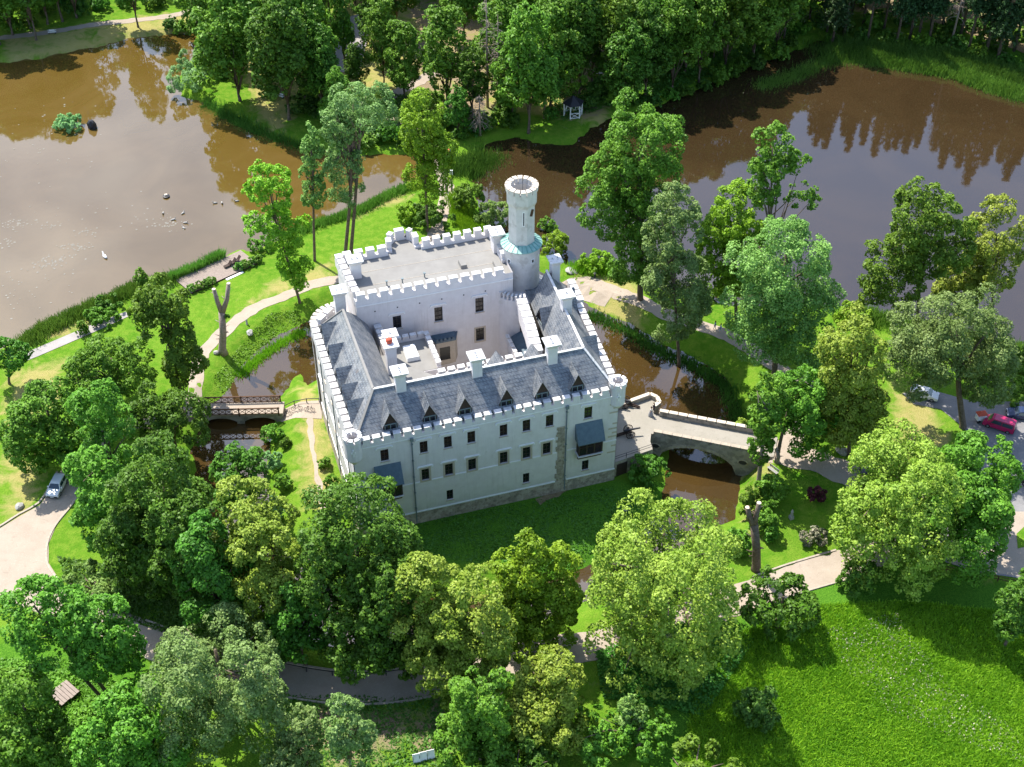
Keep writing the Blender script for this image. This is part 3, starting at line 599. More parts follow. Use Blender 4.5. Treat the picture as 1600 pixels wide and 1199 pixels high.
# small court annex on the right with blue sheet roof
mb = MB(); mb.box(28., 30.4, 16.4, 22.2, 0, 11.2); mb.build('court_annex', M['plaster'], castle); mb = MB(); mb.hexa([(28.3, 16.5, 11.2), (30.4, 16.5, 11.2), (30.4, 22.1, 11.2), (28.3, 22.1, 11.2)], [(28.3, 16.5, 11.35), (30.4, 16.5, 12.4), (30.4, 22.1, 12.4), (28.3, 22.1, 11.35)]); mb.build('annex_roof', M['lead'], castle)
battlement([(28.0, 22.), (28.0, 16.4)][::-1], 11., 11.6, 12.2, .5, 1.1, .22)
# --- tower
TC = (31.95, 28.15); tower = empty('tower', (TC[0], TC[1], 0), 0, parent=castle); tower.scale = (.84, .84, 1)
mb = MB(); mb.lathe([(3.25, 8), (3.22, 23.9)], n=40); mb.build('drum', M['ashlar'], tower, True)
mb = MB(); k = 24
mb.lathe([(3.35, 23.66), (3.68, 23.72), (3.7, 23.82), (2.35, 24.45)], n=24); mb.build('copper_skirt', M['copperlt'], tower)
for j in range(24):
    t = 2 * math.pi * j / 24; mb = MB() if j == 0 else mb; mb.beam((3.68 * math.cos(t), 3.68 * math.sin(t), 23.85), (2.42 * math.cos(t), 2.42 * math.sin(t), 24.44), .11, .08)
mb.build('standing_seams', M['copper'], tower)
mb = MB(); mb.lathe([(2.42, 24.2), (2.42, 30.6), (2.76, 31.3), (2.80, 32.95), (1.9, 32.95), (1.9, 30.9)], n=8, ph=R(22.5 - 17)); mb.build('shaft', M['ashlar'], tower)
mb = MB(); mb.disc(0, 0, 31.0, 2.0, 16); mb.build('platform', M['iron'], tower)
mb = MB()
for j in range(16):
    t0, t1 = 2 * math.pi * (j + .11) / 16, 2 * math.pi * (j + .89) / 16; c = lambda r, t, z: (r * math.cos(t), r * math.sin(t), z); jz = .03 * math.sin(j * 5)
    mb.hexa([c(1.92, t0, 32.95), c(2.80, t0, 32.95), c(2.80, t1, 32.95), c(1.92, t1, 32.95)], [c(1.92, t0, 33.62 + jz), c(2.86, t0, 33.62 + jz), c(2.86, t1, 33.62 + jz), c(1.92, t1, 33.62 + jz)], 0)
    mb.hexa([c(1.86, t0, 33.63 + jz), c(2.92, t0, 33.63 + jz), c(2.92, t1, 33.63 + jz), c(1.86, t1, 33.63 + jz)], [c(1.88, t0, 33.74 + jz), c(2.9, t0, 33.74 + jz), c(2.9, t1, 33.74 + jz), c(1.88, t1, 33.74 + jz)], 1)
mb.build('crown_merlons', [M['ashlar'], M['captan']], tower)
mb = MB(); mb.tube([(.2, .1, 31.), (.2, .1, 34.4)], [.05, .03], 6); mb.build('flagpole', M['iron'], tower)
def on_round(r, ang, z, w, h, m, name, proud=.04, tilt=0.):
    t = R(ang); n = Vector((math.cos(t), math.sin(t), 0)); s = Vector((-n.y, n.x, 0)); z_ = Vector((0, 0, 1)); c = n * (r + proud) + z_ * z; a = s * math.cos(tilt) + z_ * math.sin(tilt); b = z_ * math.cos(tilt) - s * math.sin(tilt)
    mb = MB(); mb.hexa([c - a * w - b * h - n * .2, c + a * w - b * h - n * .2, c + a * w + b * h - n * .2, c - a * w + b * h - n * .2], [c - a * w - b * h, c + a * w - b * h, c + a * w + b * h, c - a * w + b * h]); return mb.build(name, m, tower)
cam_a = math.degrees(math.atan2(-.955, -.297))
on_round(2.24, cam_a + 9, 29.0, .24, 1.25, M['trim'], 'slit_surround', .05); on_round(2.24, cam_a + 9, 29.0, .09, 1.1, M['pane'], 'slit_window', .07)
on_round(2.25, cam_a + 50, 29.7, .3, .55, M['wood'], 'wall_panel', .10, -.4)
for da, z in ((-42, 21.8), (38, 21.9), (-36, 18.2)):
    on_round(3.22, cam_a + da, z, .36, .42, M['trim'], 'hole_surround', .02); on_round(3.22, cam_a + da, z, .19, .24, M['pane'], 'round_window', .035)
# curved stair wall hugging the tower foot
sc_ = (31.5, 26.7); arc2 = [(sc_[0] + 4.9 * math.cos(t), sc_[1] + 4.9 * math.sin(t)) for t in np.linspace(R(193), R(262), 10)]
mb = MB()
for i in range(9): mb.quad((*arc2[i], -1), (*arc2[i + 1], -1), (*arc2[i + 1], 16.8), (*arc2[i], 16.8))
mb.quad(*[(p[0], p[1], 16.7) for p in arc2], (33, 24, 16.7), (33, 29, 16.7), (29, 30, 16.7)); mb.build('stair_wall', M['plaster'], castle, False)
battlement(arc2, 16.8, 17.6, 18.5, .7, 1.3, .4)
mb = MB(); mb.quad((28.35, 22.9, 9.2), (28.9, 22.45, 9.2), (28.9, 22.45, 10.6), (28.62, 22.6, 11.1), (28.35, 22.9, 10.6)); mb.build('arched_window', M['pane'], castle).location = (-.06, -.08, 0)
mb = MB(); mb.tube([(29.9, 21.9, 16.9), (29.9, 21.9, 1)], [.09, .09], 8); mb.box(29.6, 30.2, 21.6, 22.1, 16.7, 17.4); mb.build('downpipe', M['iron'], castle)
# --- corner turrets
def turret(u, v):
    o = Vector((u, v, 0)); mb = MB(); mb.lathe([(.25, 13.3), (.75, 13.9), (1.22, 14.5), (1.22, 17.35), (1.36, 17.5), (1.36, 17.75), (.82, 17.75), (.82, 16.9)], n=12); r = mb.build('turret', M['plaster'], castle, loc=o); r.scale = (.92, .92, 1)
    mb = MB(); mb.disc(0, 0, 16.95, .85, 12); mb.build('turret_floor', M['iron'], r)
    mb = MB()
    for j in range(8):
        t0, t1 = 2 * math.pi * (j + .12) / 8, 2 * math.pi * (j + .88) / 8; c = lambda q, t, z: (q * math.cos(t), q * math.sin(t), z)
        tm = (t0 + t1) / 2
        for za, zb, ri, ro, mi in ((17.75, 18.25, .84, 1.35, 0), (18.252, 18.34, .8, 1.4, 1)):
            mb.hexa([c(ri, t0, za), c(ro, t0, za), c(ro, tm, za), c(ro, t1, za), c(ri, t1, za), c(ri, tm, za)], [c(ri, t0, zb), c(ro, t0, zb), c(ro, tm, zb), c(ro, t1, zb), c(ri, t1, zb), c(ri, tm, zb)], mi)
    mb.build('turret_merlons', [M['plaster'], M['cap']], r)
    t = R(-100); mb = MB()
    for w_, h_ in ((.12, .62), (.34, .16)): mb.beam((1.2 * math.cos(t) - w_ * .98, 1.22 * math.sin(t), 16.2), (1.2 * math.cos(t) + w_ * .98, 1.22 * math.sin(t), 16.2), .1, h_ * 2)
    mb.build('cross_slit', M['trim'], r)
turret(.15, .3); turret(36.95, .45)
# --- chimneys
def chimney(u, v, z0, z1, wu=1.35, wv=1.35, holes=2, along=0, m='plaster'):
    mb = MB(); mb.box(u - wu / 2, u + wu / 2, v - wv / 2, v + wv / 2, z0, z1 - .75); a, b = wu / 2, wv / 2; e = .34
    mb.hexa([(u - a, v - b, z1 - .75), (u + a, v - b, z1 - .75), (u + a, v + b, z1 - .75), (u - a, v + b, z1 - .75)], [(u - a - e, v - b - e, z1 - .16), (u + a + e, v - b - e, z1 - .16), (u + a + e, v + b + e, z1 - .16), (u - a - e, v + b + e, z1 - .16)])
    r = mb.build('chimney', M[m], castle); mb = MB(); mb.box(u - a - e - .06, u + a + e + .06, v - b - e - .06, v + b + e + .06, z1 - .158, z1); mb.build('chimney_cap', M['cap'], r)
    for k in range(holes):
        s = (k - (holes - 1) / 2) * .75; uu, vv = (u + s, v) if along else (u, v + s)
        mb = MB(); mb.lathe([(.2, z1), (.2, z1 + .16), (.13, z1 + .16), (.13, z1 + .01)], uu, vv, 10); mb.disc(uu, vv, z1 + .012, .13, 10, m=1); mb.build('flue', [M['cap'], M['iron']], r)
    return r
chimney(7.8, 4.75, 19.5, 24.); chimney(18.2, 4.7, 19.8, 24.); chimney(28.7, 4.5, 19.8, 24.)
chimney(34.2, 14.4, 19.6, 23.7, holes=1); chimney(35.6, 23.5, 17., 23.2, 1.2, 1.4, 2, 1)
chimney(9.25, 16.9, 14.4, 20.6, 1.3, 1.1, 1); r = chimney(8.5, 13.3, 16.6, 21.7, 1.35, 1.2, 0)
mb = MB(); mb.lathe([(.1, 21.71), (.34, 21.75), (.48, 22.05), (.42, 22.4), (.2, 22.5), (.02, 22.52)], 8.4, 13.4, 12); mb.build('clay_pot', M['red'], r, True)
chimney(4.1, 26.2, 17., 22.7, 1.5, 1.4, 2, 1); chimney(7.5, 30.8, 20.8, 24.2, 1.5, 1.4, 2, 1); chimney(29.0, 31.1, 20.8, 24.5, 1.3, 1.6, 2)
# --- wooden oriels with blue sheet roofs on the front
for u0, u1 in ((2.85, 5.9), (31.15, 34.5)):
    d = 1.15; mb = MB(); mb.box(u0, u1, -d, 0, 6.95, 9.9); r = mb.build('oriel', M['darkwood'], castle)
    mb = MB(); q0 = [(u0 - .3, 0, 12.3), (u1 + .3, 0, 12.3), (u1 + .3, -d - .45, 9.62), (u0 - .3, -d - .45, 9.62)]; mb.hexa([(p[0], p[1] - .0, p[2] - .1) for p in q0], q0); mb.quad((u0 - .3, 0, 12.2), (u0 - .3, -d - .45, 9.55), (u0 - .3, 0, 9.55)); mb.quad((u1 + .3, 0, 12.2), (u1 + .3, -d - .45, 9.55), (u1 + .3, 0, 9.55)); mb.build('oriel_roof', M['lead'], r)
    n = 3; wd = (u1 - u0) / n
    for k in range(n):
        mb = MB(); mb.quad((u0 + k * wd + .12, -d - .02, 7.35), (u0 + (k + 1) * wd - .12, -d - .02, 7.35), (u0 + (k + 1) * wd - .12, -d - .02, 9.35), (u0 + k * wd + .12, -d - .02, 9.35)); mb.build('pane', M['pane'], r)
    mb = MB()
    for k in range(n + 1): mb.box(u0 + k * wd - .09, u0 + k * wd + .09, -d - .08, -d - .001, 7.3, 9.55)
    mb.box(u0 - .1, u1 + .1, -d - .07, -d - .002, 8.7, 8.78); mb.build('window_frame', M['frame'], r)
    mb = MB(); mb.box(u0 - .16, u1 + .16, -d - .2, 0, 7.0, 7.16); mb.build('oriel_sill', M['cap'], r)
    mb = MB(); mb.box(u0 + .02, u1 - .02, -d + .03, 0, 6.55, 6.94)
    for k in range(3):
        c = u0 + .35 + k * (u1 - u0 - .7) / 2; mb.hexa([(c - .16, -.25, 5.7), (c + .16, -.25, 5.7), (c + .16, 0, 5.7), (c - .16, 0, 5.7)], [(c - .16, -d + .1, 6.54), (c + .16, -d + .1, 6.54), (c + .16, 0, 6.54), (c - .16, 0, 6.54)])
    mb.build('corbel', M['wood'], r)
# ---------------------------------------------------------------- stone bridge and forecourt
def frame_from(p, q):
    d = np.array(q[:2]) - np.array(p[:2]); Ln = float(np.linalg.norm(d)); return Ln, math.atan2(d[1], d[0])
pa, pb = at(1021, 663, DECK), at(1184, 694, DECK)
BL, BA = frame_from(pa, pb); HWD = 2.45
br = empty('stone_bridge', (pa[0], pa[1], 0), BA, 'stone arch bridge with parapet walls leading to the castle forecourt', 'bridge')
xs_ = np.linspace(1.2, BL - 2.2, 15); x0_, x1_ = xs_[0], xs_[-1]; mid = (x0_ + x1_) / 2; hw_ = (x1_ - x0_) / 2
za = lambda x: -2.0 + 3.9 * max(0., 1 - ((x - mid) / hw_) ** 2) ** .5
for nm, y, s in (('spandrel_wall', -HWD, -1), ('spandrel_wall', HWD, 1)):
    mb = MB(); y2 = y - s * .4
    cols = [(-.3, -2.5)] + [(x0_ - .001, -2.5)] + [(x, za(x)) for x in xs_] + [(x1_ + .001, -2.5), (BL + 2.5, -2.5)]
    for (xa, zA), (xb, zB) in zip(cols[:-1], cols[1:]):
        mb.quad((xa, y, zA), (xb, y, zB), (xb, y, DECK), (xa, y, DECK))
    mb.build(nm, M['bridge_stone'], br)
    mb = MB(); 
    for i in range(14): 
        a, b = xs_[i], xs_[i + 1]; nA = (za(a) + .55 if 0 < i else za(a)), (za(b) + .55 if i < 13 else za(b))
        mb.hexa([(a, y + s * .05, za(a)), (b, y + s * .05, za(b)), (b, y - s * .1, za(b)), (a, y - s * .1, za(a))], [(a, y + s * .05, nA[0]), (b, y + s * .05, nA[1]), (b, y - s * .1, nA[1]), (a, y - s * .1, nA[0])])
    mb.build('arch_ring', M['rubble'], br)
mb = MB()
for i in range(14): mb.quad((xs_[i], -HWD, za(xs_[i])), (xs_[i + 1], -HWD, za(xs_[i + 1])), (xs_[i + 1], HWD, za(xs_[i + 1])), (xs_[i], HWD, za(xs_[i])))
for x in (x0_, x1_): mb.quad((x, -HWD, -2.5), (x, HWD, -2.5), (x, HWD, za(x)), (x, -HWD, za(x)))
mb.build('vault', M['bridge_stone'], br)
mb = MB(); mb.box(-2.2, BL + 2.6, -HWD + .3, HWD - .3, DECK - .25, DECK + .014); mb.build('bridge_deck', M['cobble'], br)
for s in (-1, 1):
    h = .95 if s > 0 else .75; y0, y1 = sorted((s * HWD, s * (HWD - .5))); mb = MB(); mb.box(.4, BL + .6, y0 - .02, y1 + .02, DECK - .3, DECK + h - .35); k = 11; sp = (BL + .2) / k
    for j in range(k): mb.box(.4 + j * sp + .1, .4 + (j + 1) * sp - .1, y0, y1, DECK + h - .345, DECK + h, 0); mb.box(.4 + j * sp + .06, .4 + (j + 1) * sp - .06, y0 - .06, y1 + .06, DECK + h + .002, DECK + h + .1, 1)
    mb.build('parapet', [M['bridge_stone'], M['captan'] if s > 0 else M['kerb']], br)
for x in (.9, BL - 1.6):
    mb = MB(); mb.lathe([(.55, 0), (.40, .06), (.4, .0)], n=16); t = mb.build('oculus', M['rubble'], br); t.rotation_euler = (R(90), 0, 0); t.location = (x, -HWD - .01, 1.0); t.scale = (1.5, 1, 1)
    mb = MB(); mb.disc(0, 0, .02, .42, 16); c = mb.build('oculus_recess', M['iron'], t)
# forecourt between bridge and castle wall
fcp = [at(a, b, DECK) for a, b in ((1022, 702), (1016, 690), (1022, 640), (1030, 634), (1026, 626), (1015, 621))]
inv = lambda p: (float((p - CA) @ CU), float((p - CA) @ CV))
ring = [inv(p) for p in fcp]; ring = [(RO(.6) - .2, .3), (ring[0][0] - .2, ring[0][1]), (ring[1][0], ring[1][1])] + ring[2:] + [(RO(10.3), 10.3)]
fc = empty('forecourt', CA, ANG, 'raised cobbled forecourt terrace between bridge and castle door', 'terrace')
mb = MB(); mb.prism(ring, -2.2, DECK - .12); mb.build('retaining_wall', M['rubble'], fc); mb = MB(); mb.prism(ring, DECK - .118, DECK + .02); mb.build('paving', M['cobble'], fc)
mb = MB()
for (p, q) in zip(ring[3:-1], ring[4:]):
    mb.beam((*p, DECK + .35), (*q, DECK + .35), .5, .7, 0); mb.beam((*p, DECK + .76), (*q, DECK + .76), .6, .12, 1)
mb.build('parapet', [M['rubble'], M['captan']], fc)
g = [(ring[0][0] + .1, ring[0][1] + .15), (ring[1][0], ring[1][1] + .1)]; mb = MB()
for z in (.55, 1.0): mb.beam((*g[0], DECK + z), (*g[1], DECK + z), .05, .05)
for t in (0, .33, .66, 1): x, y = g[0][0] + (g[1][0] - g[0][0]) * t, g[0][1] + (g[1][1] - g[0][1]) * t; mb.tube([(x, y, DECK), (x, y, DECK + 1.02)], [.035, .035], 6)
mb.build('railing', M['iron'], fc)
e = Vector((g[1][0] - g[0][0], g[1][1] - g[0][1], 0)).normalized(); nn = Vector((e.y, -e.x, 0)); b0 = Vector((ring[0][0], ring[0][1], 0)) + e * .7; mb = MB()
mb.hexa([b0 + nn * -.1, b0 + e * 1.7 + nn * -.1, b0 + e * 1.7 + nn * .06, b0 + nn * .06], [p + Vector((0, 0, 2.3)) for p in (b0 + nn * -.1, b0 + e * 1.7 + nn * -.1, b0 + e * 1.7 + nn * .06, b0 + nn * .06)]); mb.build('cellar_door', M['darkwood'], fc)
ribbon('path', [(908, 716), (907, 738), (900, 752), (878, 768), (840, 785)], 1.1, M['earth'], 'short worn path from the cellar door', rag=.25)
# ---------------------------------------------------------------- wooden bridge on the left
wa, wb_ = at(314, 640, .25), at(437, 637, .25); WLn, WA = frame_from(wa, wb_)
wbz = empty('wooden_bridge', (wa[0], wa[1], 0), WA, 'low bridge with brown lattice railings crossing the left moat', 'bridge')
mb = MB(); mb.box(-2, WLn + .6, -1.35, 1.35, -.05, .25); mb.build('bridge_deck', M['sand'], wbz)
for y in (-1.45, 1.37):
    mb = MB(); k = 12
    for x in np.linspace(0, WLn, 3): mb.box(x - .09, x + .09, y - .06, y + .14, -.1, 1.5)
    for j in range(k):
        a, b = j * WLn / k, (j + 1) * WLn / k; mb.beam((a, y + .04, .38), (b, y + .04, 1.24), .06, .07); mb.beam((a, y + .08, 1.24), (b, y + .08, .38), .06, .07); mb.box(b - .04, b + .04, y, y + .08, .25, 1.3)
    mb.build('lattice', M['wood'], wbz); mb = MB(); mb.box(-.2, WLn + .2, y - .06, y + .16, 1.3, 1.42); mb.box(-.1, WLn + .1, y, y + .1, .26, .36); mb.build('handrail', M['wood'], wbz)
mb = MB()
for c in (.0, WLn / 2, WLn): mb.box(c - .55, c + .55, -1.3, 1.3, -3, -.06)
mb.build('pier', M['bridge_stone'], wbz)
for y in (-1.3, 1.3):
    mb = MB(); L2 = WLn / 2
    for a0 in (0, L2):
        for i in range(10):
            xa, xb = a0 + .55 + (L2 - 1.1) * i / 10, a0 + .55 + (L2 - 1.1) * (i + 1) / 10; f = lambda x: -.55 - .75 * abs((x - a0 - L2 / 2) / (L2 / 2 - .55)) ** 2.4; mb.quad((xa, y, f(xa)), (xb, y, f(xb)), (xb, y, -.05), (xa, y, -.05))
    mb.build('arch_beam', M['bridge_stone'], wbz)
# ---------------------------------------------------------------- small things
def place(px, py, z=None):
    p = gp(px, py); return (p[0], p[1], hz1(p[0], p[1]) if z is None else z)
def dir_px(a, b, z=0.):
    p, q = at(*a, z), at(*b, z); return math.atan2(q[1] - p[1], q[0] - p[0])
# pond deck with loungers
d0, d1, d2, d3 = (at(*p, .25) for p in ((274, 437), (376, 391), (397, 400), (293, 453)))
DL, DA = frame_from(d0, d1); DW = 5.2
dk = empty('pond_deck', (d0[0], d0[1], 0), DA, 'long pale timber deck at the edge of the left pond', 'deck')
mb = MB()
for j in range(18): mb.box(0, DL, -DW + j * DW / 18 + .015, -DW + (j + 1) * DW / 18 - .015, .12, .25)
mb.build('deck_boards', M['paleboard'], dk); mb = MB()
for x in np.linspace(.6, DL - .6, 5):
    for y in (-.5, -DW + .5): mb.box(x - .1, x + .1, y - .1, y + .1, -2., .11)
mb.build('post', M['wood'], dk); mb = MB(); mb.box(-.02, DL + .02, -DW - .06, -DW - .005, -.2, .24); mb.build('fascia', M['darkwood'], dk)
mb = MB(); mb.box(DL * .50, DL * .76, -DW - .7, -DW - .2, -.0, .1); mb.build('step', M['white'], dk)
def lounger(px, py, lab):
    p = at(px, py, .25); o = empty('deck_chair', (p[0], p[1], .25), DA - R(90), lab, 'deck chair', 'deck chairs on the pond deck')
    mb = MB(); mb.box(-.33, .33, -.7, .25, .28, .36); mb.build('seat', M['darkwood'], o); mb = MB(); mb.hexa([(-.33, .25, .30), (.33, .25, .30), (.33, .33, .30), (-.33, .33, .30)], [(-.33, .75, .95), (.33, .75, .95), (.33, .83, .93), (-.33, .83, .93)]); mb.build('backrest', M['darkwood'], o)
    for x in (-.3, .3):
        for y in (-.6, .25): mb = MB(); mb.box(x - .03, x + .03, y - .03, y + .03, 0, .28); mb.build('leg', M['wood'], o)
lounger(356, 417, 'dark deck chair nearest the pond-deck step, lowest of three'); lounger(363, 413, 'dark deck chair between two others on the pond deck'); lounger(370, 409, 'dark deck chair farthest from the step on the pond deck')
def bench(px, py, rz, lab, m='white'):
    o = empty('park_bench', place(px, py), rz, lab, 'bench')
    mb = MB()
    for k in range(3): mb.box(-.9, .9, -.25 + k * .17, -.12 + k * .17, .42, .47)
    mb.build('seat', M[m], o); mb = MB()
    for k in range(2): mb.box(-.9, .9, .28, .33, .58 + k * .18, .70 + k * .18)
    mb.build('backrest', M[m], o)
    for x in (-.7, .7): mb = MB(); mb.box(x - .05, x + .05, -.22, .28, 0, .42); mb.box(x - .05, x + .05, .25, .3, .42, .9); mb.build('leg', M['iron'], o)
bench(82, 53, .15, 'white bench on the grassy far shore of the left pond'); bench(438, 153, -.5, 'white bench on dry grass of the wooded peninsula'); bench(935, 117, -.05, 'white bench in the shade above the white gazebo'); bench(1096, 490, -.45, 'white bench by the path under the trees right of the moat'); bench(1207, 738, -.9, 'grey bench on the bank beside the stone bridge end', 'rock')
def rocks(px, py, s, lab, m='rock', flat=.7, z=None, name='boulder', cat='rock'):
    rng = random.Random(px * 31 + py); bm = bmesh.new(); bmesh.ops.create_icosphere(bm, subdivisions=2, radius=1)
    for v in bm.verts:
        k = 1 + rng.uniform(-.16, .16); v.co = Vector((v.co.x * s * k, v.co.y * s * .8 * k, v.co.z * s * flat * k))
    me = bpy.data.meshes.new(name); bm.to_mesh(me); bm.free(); me.materials.append(M[m]); o = bpy.data.objects.new(name, me); COL.objects.link(o); p = place(px, py, z); o.location = (p[0], p[1], p[2] + s * flat * .45); o.rotation_euler.z = rng.uniform(0, 3); tag(o, lab, cat)
rocks(1316, 707, 1.0, 'large pale boulder on shaded lawn beside the sandy path'); rocks(31, 793, .7, 'pale boulder on dry grass beside the left road'); rocks(390, 519, .7, 'flat pale rock on the moat bank near the chopped tree'); rocks(338, 552, .5, 'small stone at the foot of the chopped tree')
rocks(893, 423, 1.2, 'flat stone slab at the water edge behind the tower', flat=.25); rocks(901, 419, .7, 'smaller flat stone beside the slab behind the tower', flat=.3); rocks(143, 194, 1.1, 'dark boulder poking out of the left pond', 'iron', 1.2, LAKE); rocks(978, 796, .4, 'small white stone on grass near the castle wall right corner')
def bollard(px, py, lab, m='iron', h=1.0, r=.16, cap=None):
    o = empty('bollard', place(px, py), 0, lab, 'bollard'); mb = MB(); mb.lathe([(r * 1.2, -.1), (r * 1.2, .1), (r, .14), (r, h), (r * .6, h + .08), (.01, h + .1)], n=10); mb.build('post', M[m], o, True)
    if cap: mb = MB(); mb.lathe([(r * 1.3, h - .2), (r * 1.4, h - .02), (.02, h + .14)], n=10); mb.build('lamp_head', M[cap], o, True)
bollard(929, 434, 'short bollard lamp on the bank right of the tower', cap='rock'); bollard(386, 507, 'pale bollard beside the lawn footpath', 'rock'); bollard(698, 300, 'dark stump post at the end of the dam path', 'iron', 1.5, .28)
o = empty('notice_post', place(706, 300), 0, 'tall whitish post beside the dam path', 'post'); mb = MB(); mb.tube([(0, 0, -.2), (0, 0, 4.6)], [.22, .18], 8); mb.build('post', M['barkpale'], o); mb = MB(); mb.box(-.28, .28, -.12, .12, 3.6, 4.7); mb.build('sign_box', M['white'], o)
# gazebo
o = empty('gazebo', place(895, 180), R(12), 'small white open gazebo with dark roof on the far shore', 'gazebo'); n = 6; mb = MB()
mb.lathe([(1.75, 2.35), (.06, 3.55)], n=6); mb.disc(0, 0, 2.34, 1.75, 6); mb.build('roof', M['iron'], o); o.scale = (1.3, 1.3, 1.25)
for k in range(6):
    a = 2 * math.pi * k / 6; b = a + 2 * math.pi / 6; p, q = (1.45 * math.cos(a), 1.45 * math.sin(a)), (1.45 * math.cos(b), 1.45 * math.sin(b)); mb = MB(); mb.box(p[0] - .08, p[0] + .08, p[1] - .08, p[1] + .08, 0, 2.34); mb.build('post', M['white'], o)
    if k != 3:
        mb = MB()
        for z in (.15, 1.0): mb.beam((*p, z), (*q, z), .08, .09)
        mb.beam((*p, .15), (*q, 1.), .06, .07); mb.beam((*p, 1.), (*q, .15), .06, .07); mb.beam((*p, 2.28), (*q, 2.28), .1, .1); mb.build('cross_railing', M['white'], o)
# rowing boat
o = empty('rowing_boat', place(695, 239), .05, 'dark rowing boat lying on grass under the far trees', 'boat'); mb = MB(); sec = []
for t, wdt, z0 in ((-1.5, .55, .1), (-.8, .72, .02), (0, .75, 0), (.8, .6, .05), (1.5, .08, .3)):
    sec.append([(t, -wdt, .55), (t, -wdt * .75, .12 + z0), (t, 0, z0), (t, wdt * .75, .12 + z0), (t, wdt, .55)])
for a, b in zip(sec[:-1], sec[1:]):
    for i in range(4): mb.quad(a[i], a[i + 1], b[i + 1], b[i])
mb.quad(*sec[0]); mb.build('hull', M['lead'], o); mb = MB(); mb.box(.3, .9, -.55, .55, .42, .55); mb.build('seat', M['red'], o); mb = MB(); mb.box(-.6, -.25, -.65, .65, .4, .46); mb.build('thwart', M['wood'], o)
# float, swan, ducks
o = empty('nest_float', (*at(260, 308, LAKE)[:2], LAKE), .4, 'small dark float with a yellow top on the left pond', 'float'); mb = MB(); mb.lathe([(.6, -.2), (.65, .25), (.2, .35), (.02, .36)], n=10); mb.build('base', M['iron'], o); mb = MB(); mb.box(-.3, .3, -.25, .25, .36, .6, tx=.05, ty=.05); mb.build('hutch', M['captan'], o)
def bird(px, py, rz, m, lab, s=1., cat='duck'):
    bm = bmesh.new(); pts = [(-.42, 0, .12), (-.2, 0, .1), (.12, 0, .1), (.3, 0, .2), (.36, 0, .42), (.46, 0, .44)]; rad = [.05, .15, .17, .08, .065, .03]
    mb = MB(); mb.tube([(a * s, b * s, c * s) for a, b, c in pts], [q * s for q in rad], 8); o = mb.build('swan' if cat == 'swan' else 'duck', M[m], None, True, (*at(px, py, LAKE)[:2], LAKE), rz); tag(o, lab, cat, None if cat == 'swan' else 'ducks on the left pond')
bird(164, 402, 2.2, 'white', 'white swan inside a ripple ring on the left pond', 1.8, 'swan')
for px, py in ((336, 318), (347, 318), (370, 315), (286, 334), (255, 334), (271, 344), (290, 349), (287, 357)): bird(px, py, px * 1.3, 'rock', 'tiny grey duck on the pond left of the castle', 1.1)
# planks bridge bottom left, white panels
pl = empty('plank_bridge', place(102, 1089), dir_px((82, 1085), (101, 1102)), 'small footbridge of pale planks over a ditch at lower left', 'bridge')
for k in range(6): mb = MB(); mb.box(-1.4 + .04 * (k % 2), 1.4 - .05 * (k % 3), -1.3 + k * .45, -.9 + k * .45, .75, .87); mb.build('plank', M['paleboard'], pl)
mb = MB(); mb.box(-1.1, -.9, -1.4, 1.5, -.1, .75); mb.box(.9, 1.1, -1.4, 1.5, -.1, .75); mb.build('bearer', M['wood'], pl)
for k, (px, py) in enumerate(((652, 1192), (662, 1189), (674, 1186))):
    o = empty('plastic_panel', place(px, py), .25, ('leftmost of the three pale panels at the bottom edge', 'middle one of the three pale panels at the bottom edge', 'rightmost of the three pale panels at the bottom edge')[k], 'panel', 'pale panels leaning in a row'); mb = MB(); mb.hexa([(-.45, 0, 0), (.45, 0, 0), (.45, .1, 0), (-.45, .1, 0)], [(-.45, .35, 1.25), (.45, .35, 1.25), (.45, .45, 1.2), (-.45, .45, 1.2)]); mb.build('sheet', M['trim'], o); mb = MB(); mb.box(-.48, -.42, .05, .5, 0, 1.2); mb.build('support', M['pipe'], o)
# fences
def fence(px, lab, h=1.0, m='wood', sp=2.2, rails=(.45, .9)):
    C = ribbon_pts(px, .5); d = np.r_[0, np.cumsum(np.linalg.norm(np.diff(C, axis=0), axis=1))]; n = max(2, int(d[-1] / sp) + 1); P = [(np.interp(t, d, C[:, 0]), np.interp(t, d, C[:, 1])) for t in np.linspace(0, d[-1], n)]; P = [(x, y, hz1(x, y)) for x, y in P]
    o = empty('fence', P[0], 0, lab, 'fence'); Q = [(p[0] - P[0][0], p[1] - P[0][1], p[2] - P[0][2]) for p in P]
    for p in Q: mb = MB(); mb.box(p[0] - .06, p[0] + .06, p[1] - .06, p[1] + .06, p[2] - .2, p[2] + h); mb.build('post', M[m], o)
    mb = MB()
    for a, b in zip(Q[:-1], Q[1:]):
        for z in rails: mb.beam((a[0], a[1], a[2] + z), (b[0], b[1], b[2] + z), .06, .1)
    mb.build('rail', M[m], o)
fence([(1478, 893), (1500, 897), (1545, 905), (1582, 914), (1640, 925)], 'brown wooden rail fence below the turning loop at right'); fence([(440, 1042), (520, 1056), (600, 1056), (645, 1050)], 'low dark fence along the moat side of the park road', .9, 'iron', 3., (.8,)); fence([(440, 631), (465, 630), (499, 629)], 'thin dark post rail along the landing by the left castle wall', .9, 'iron', 1.7, (.8,))
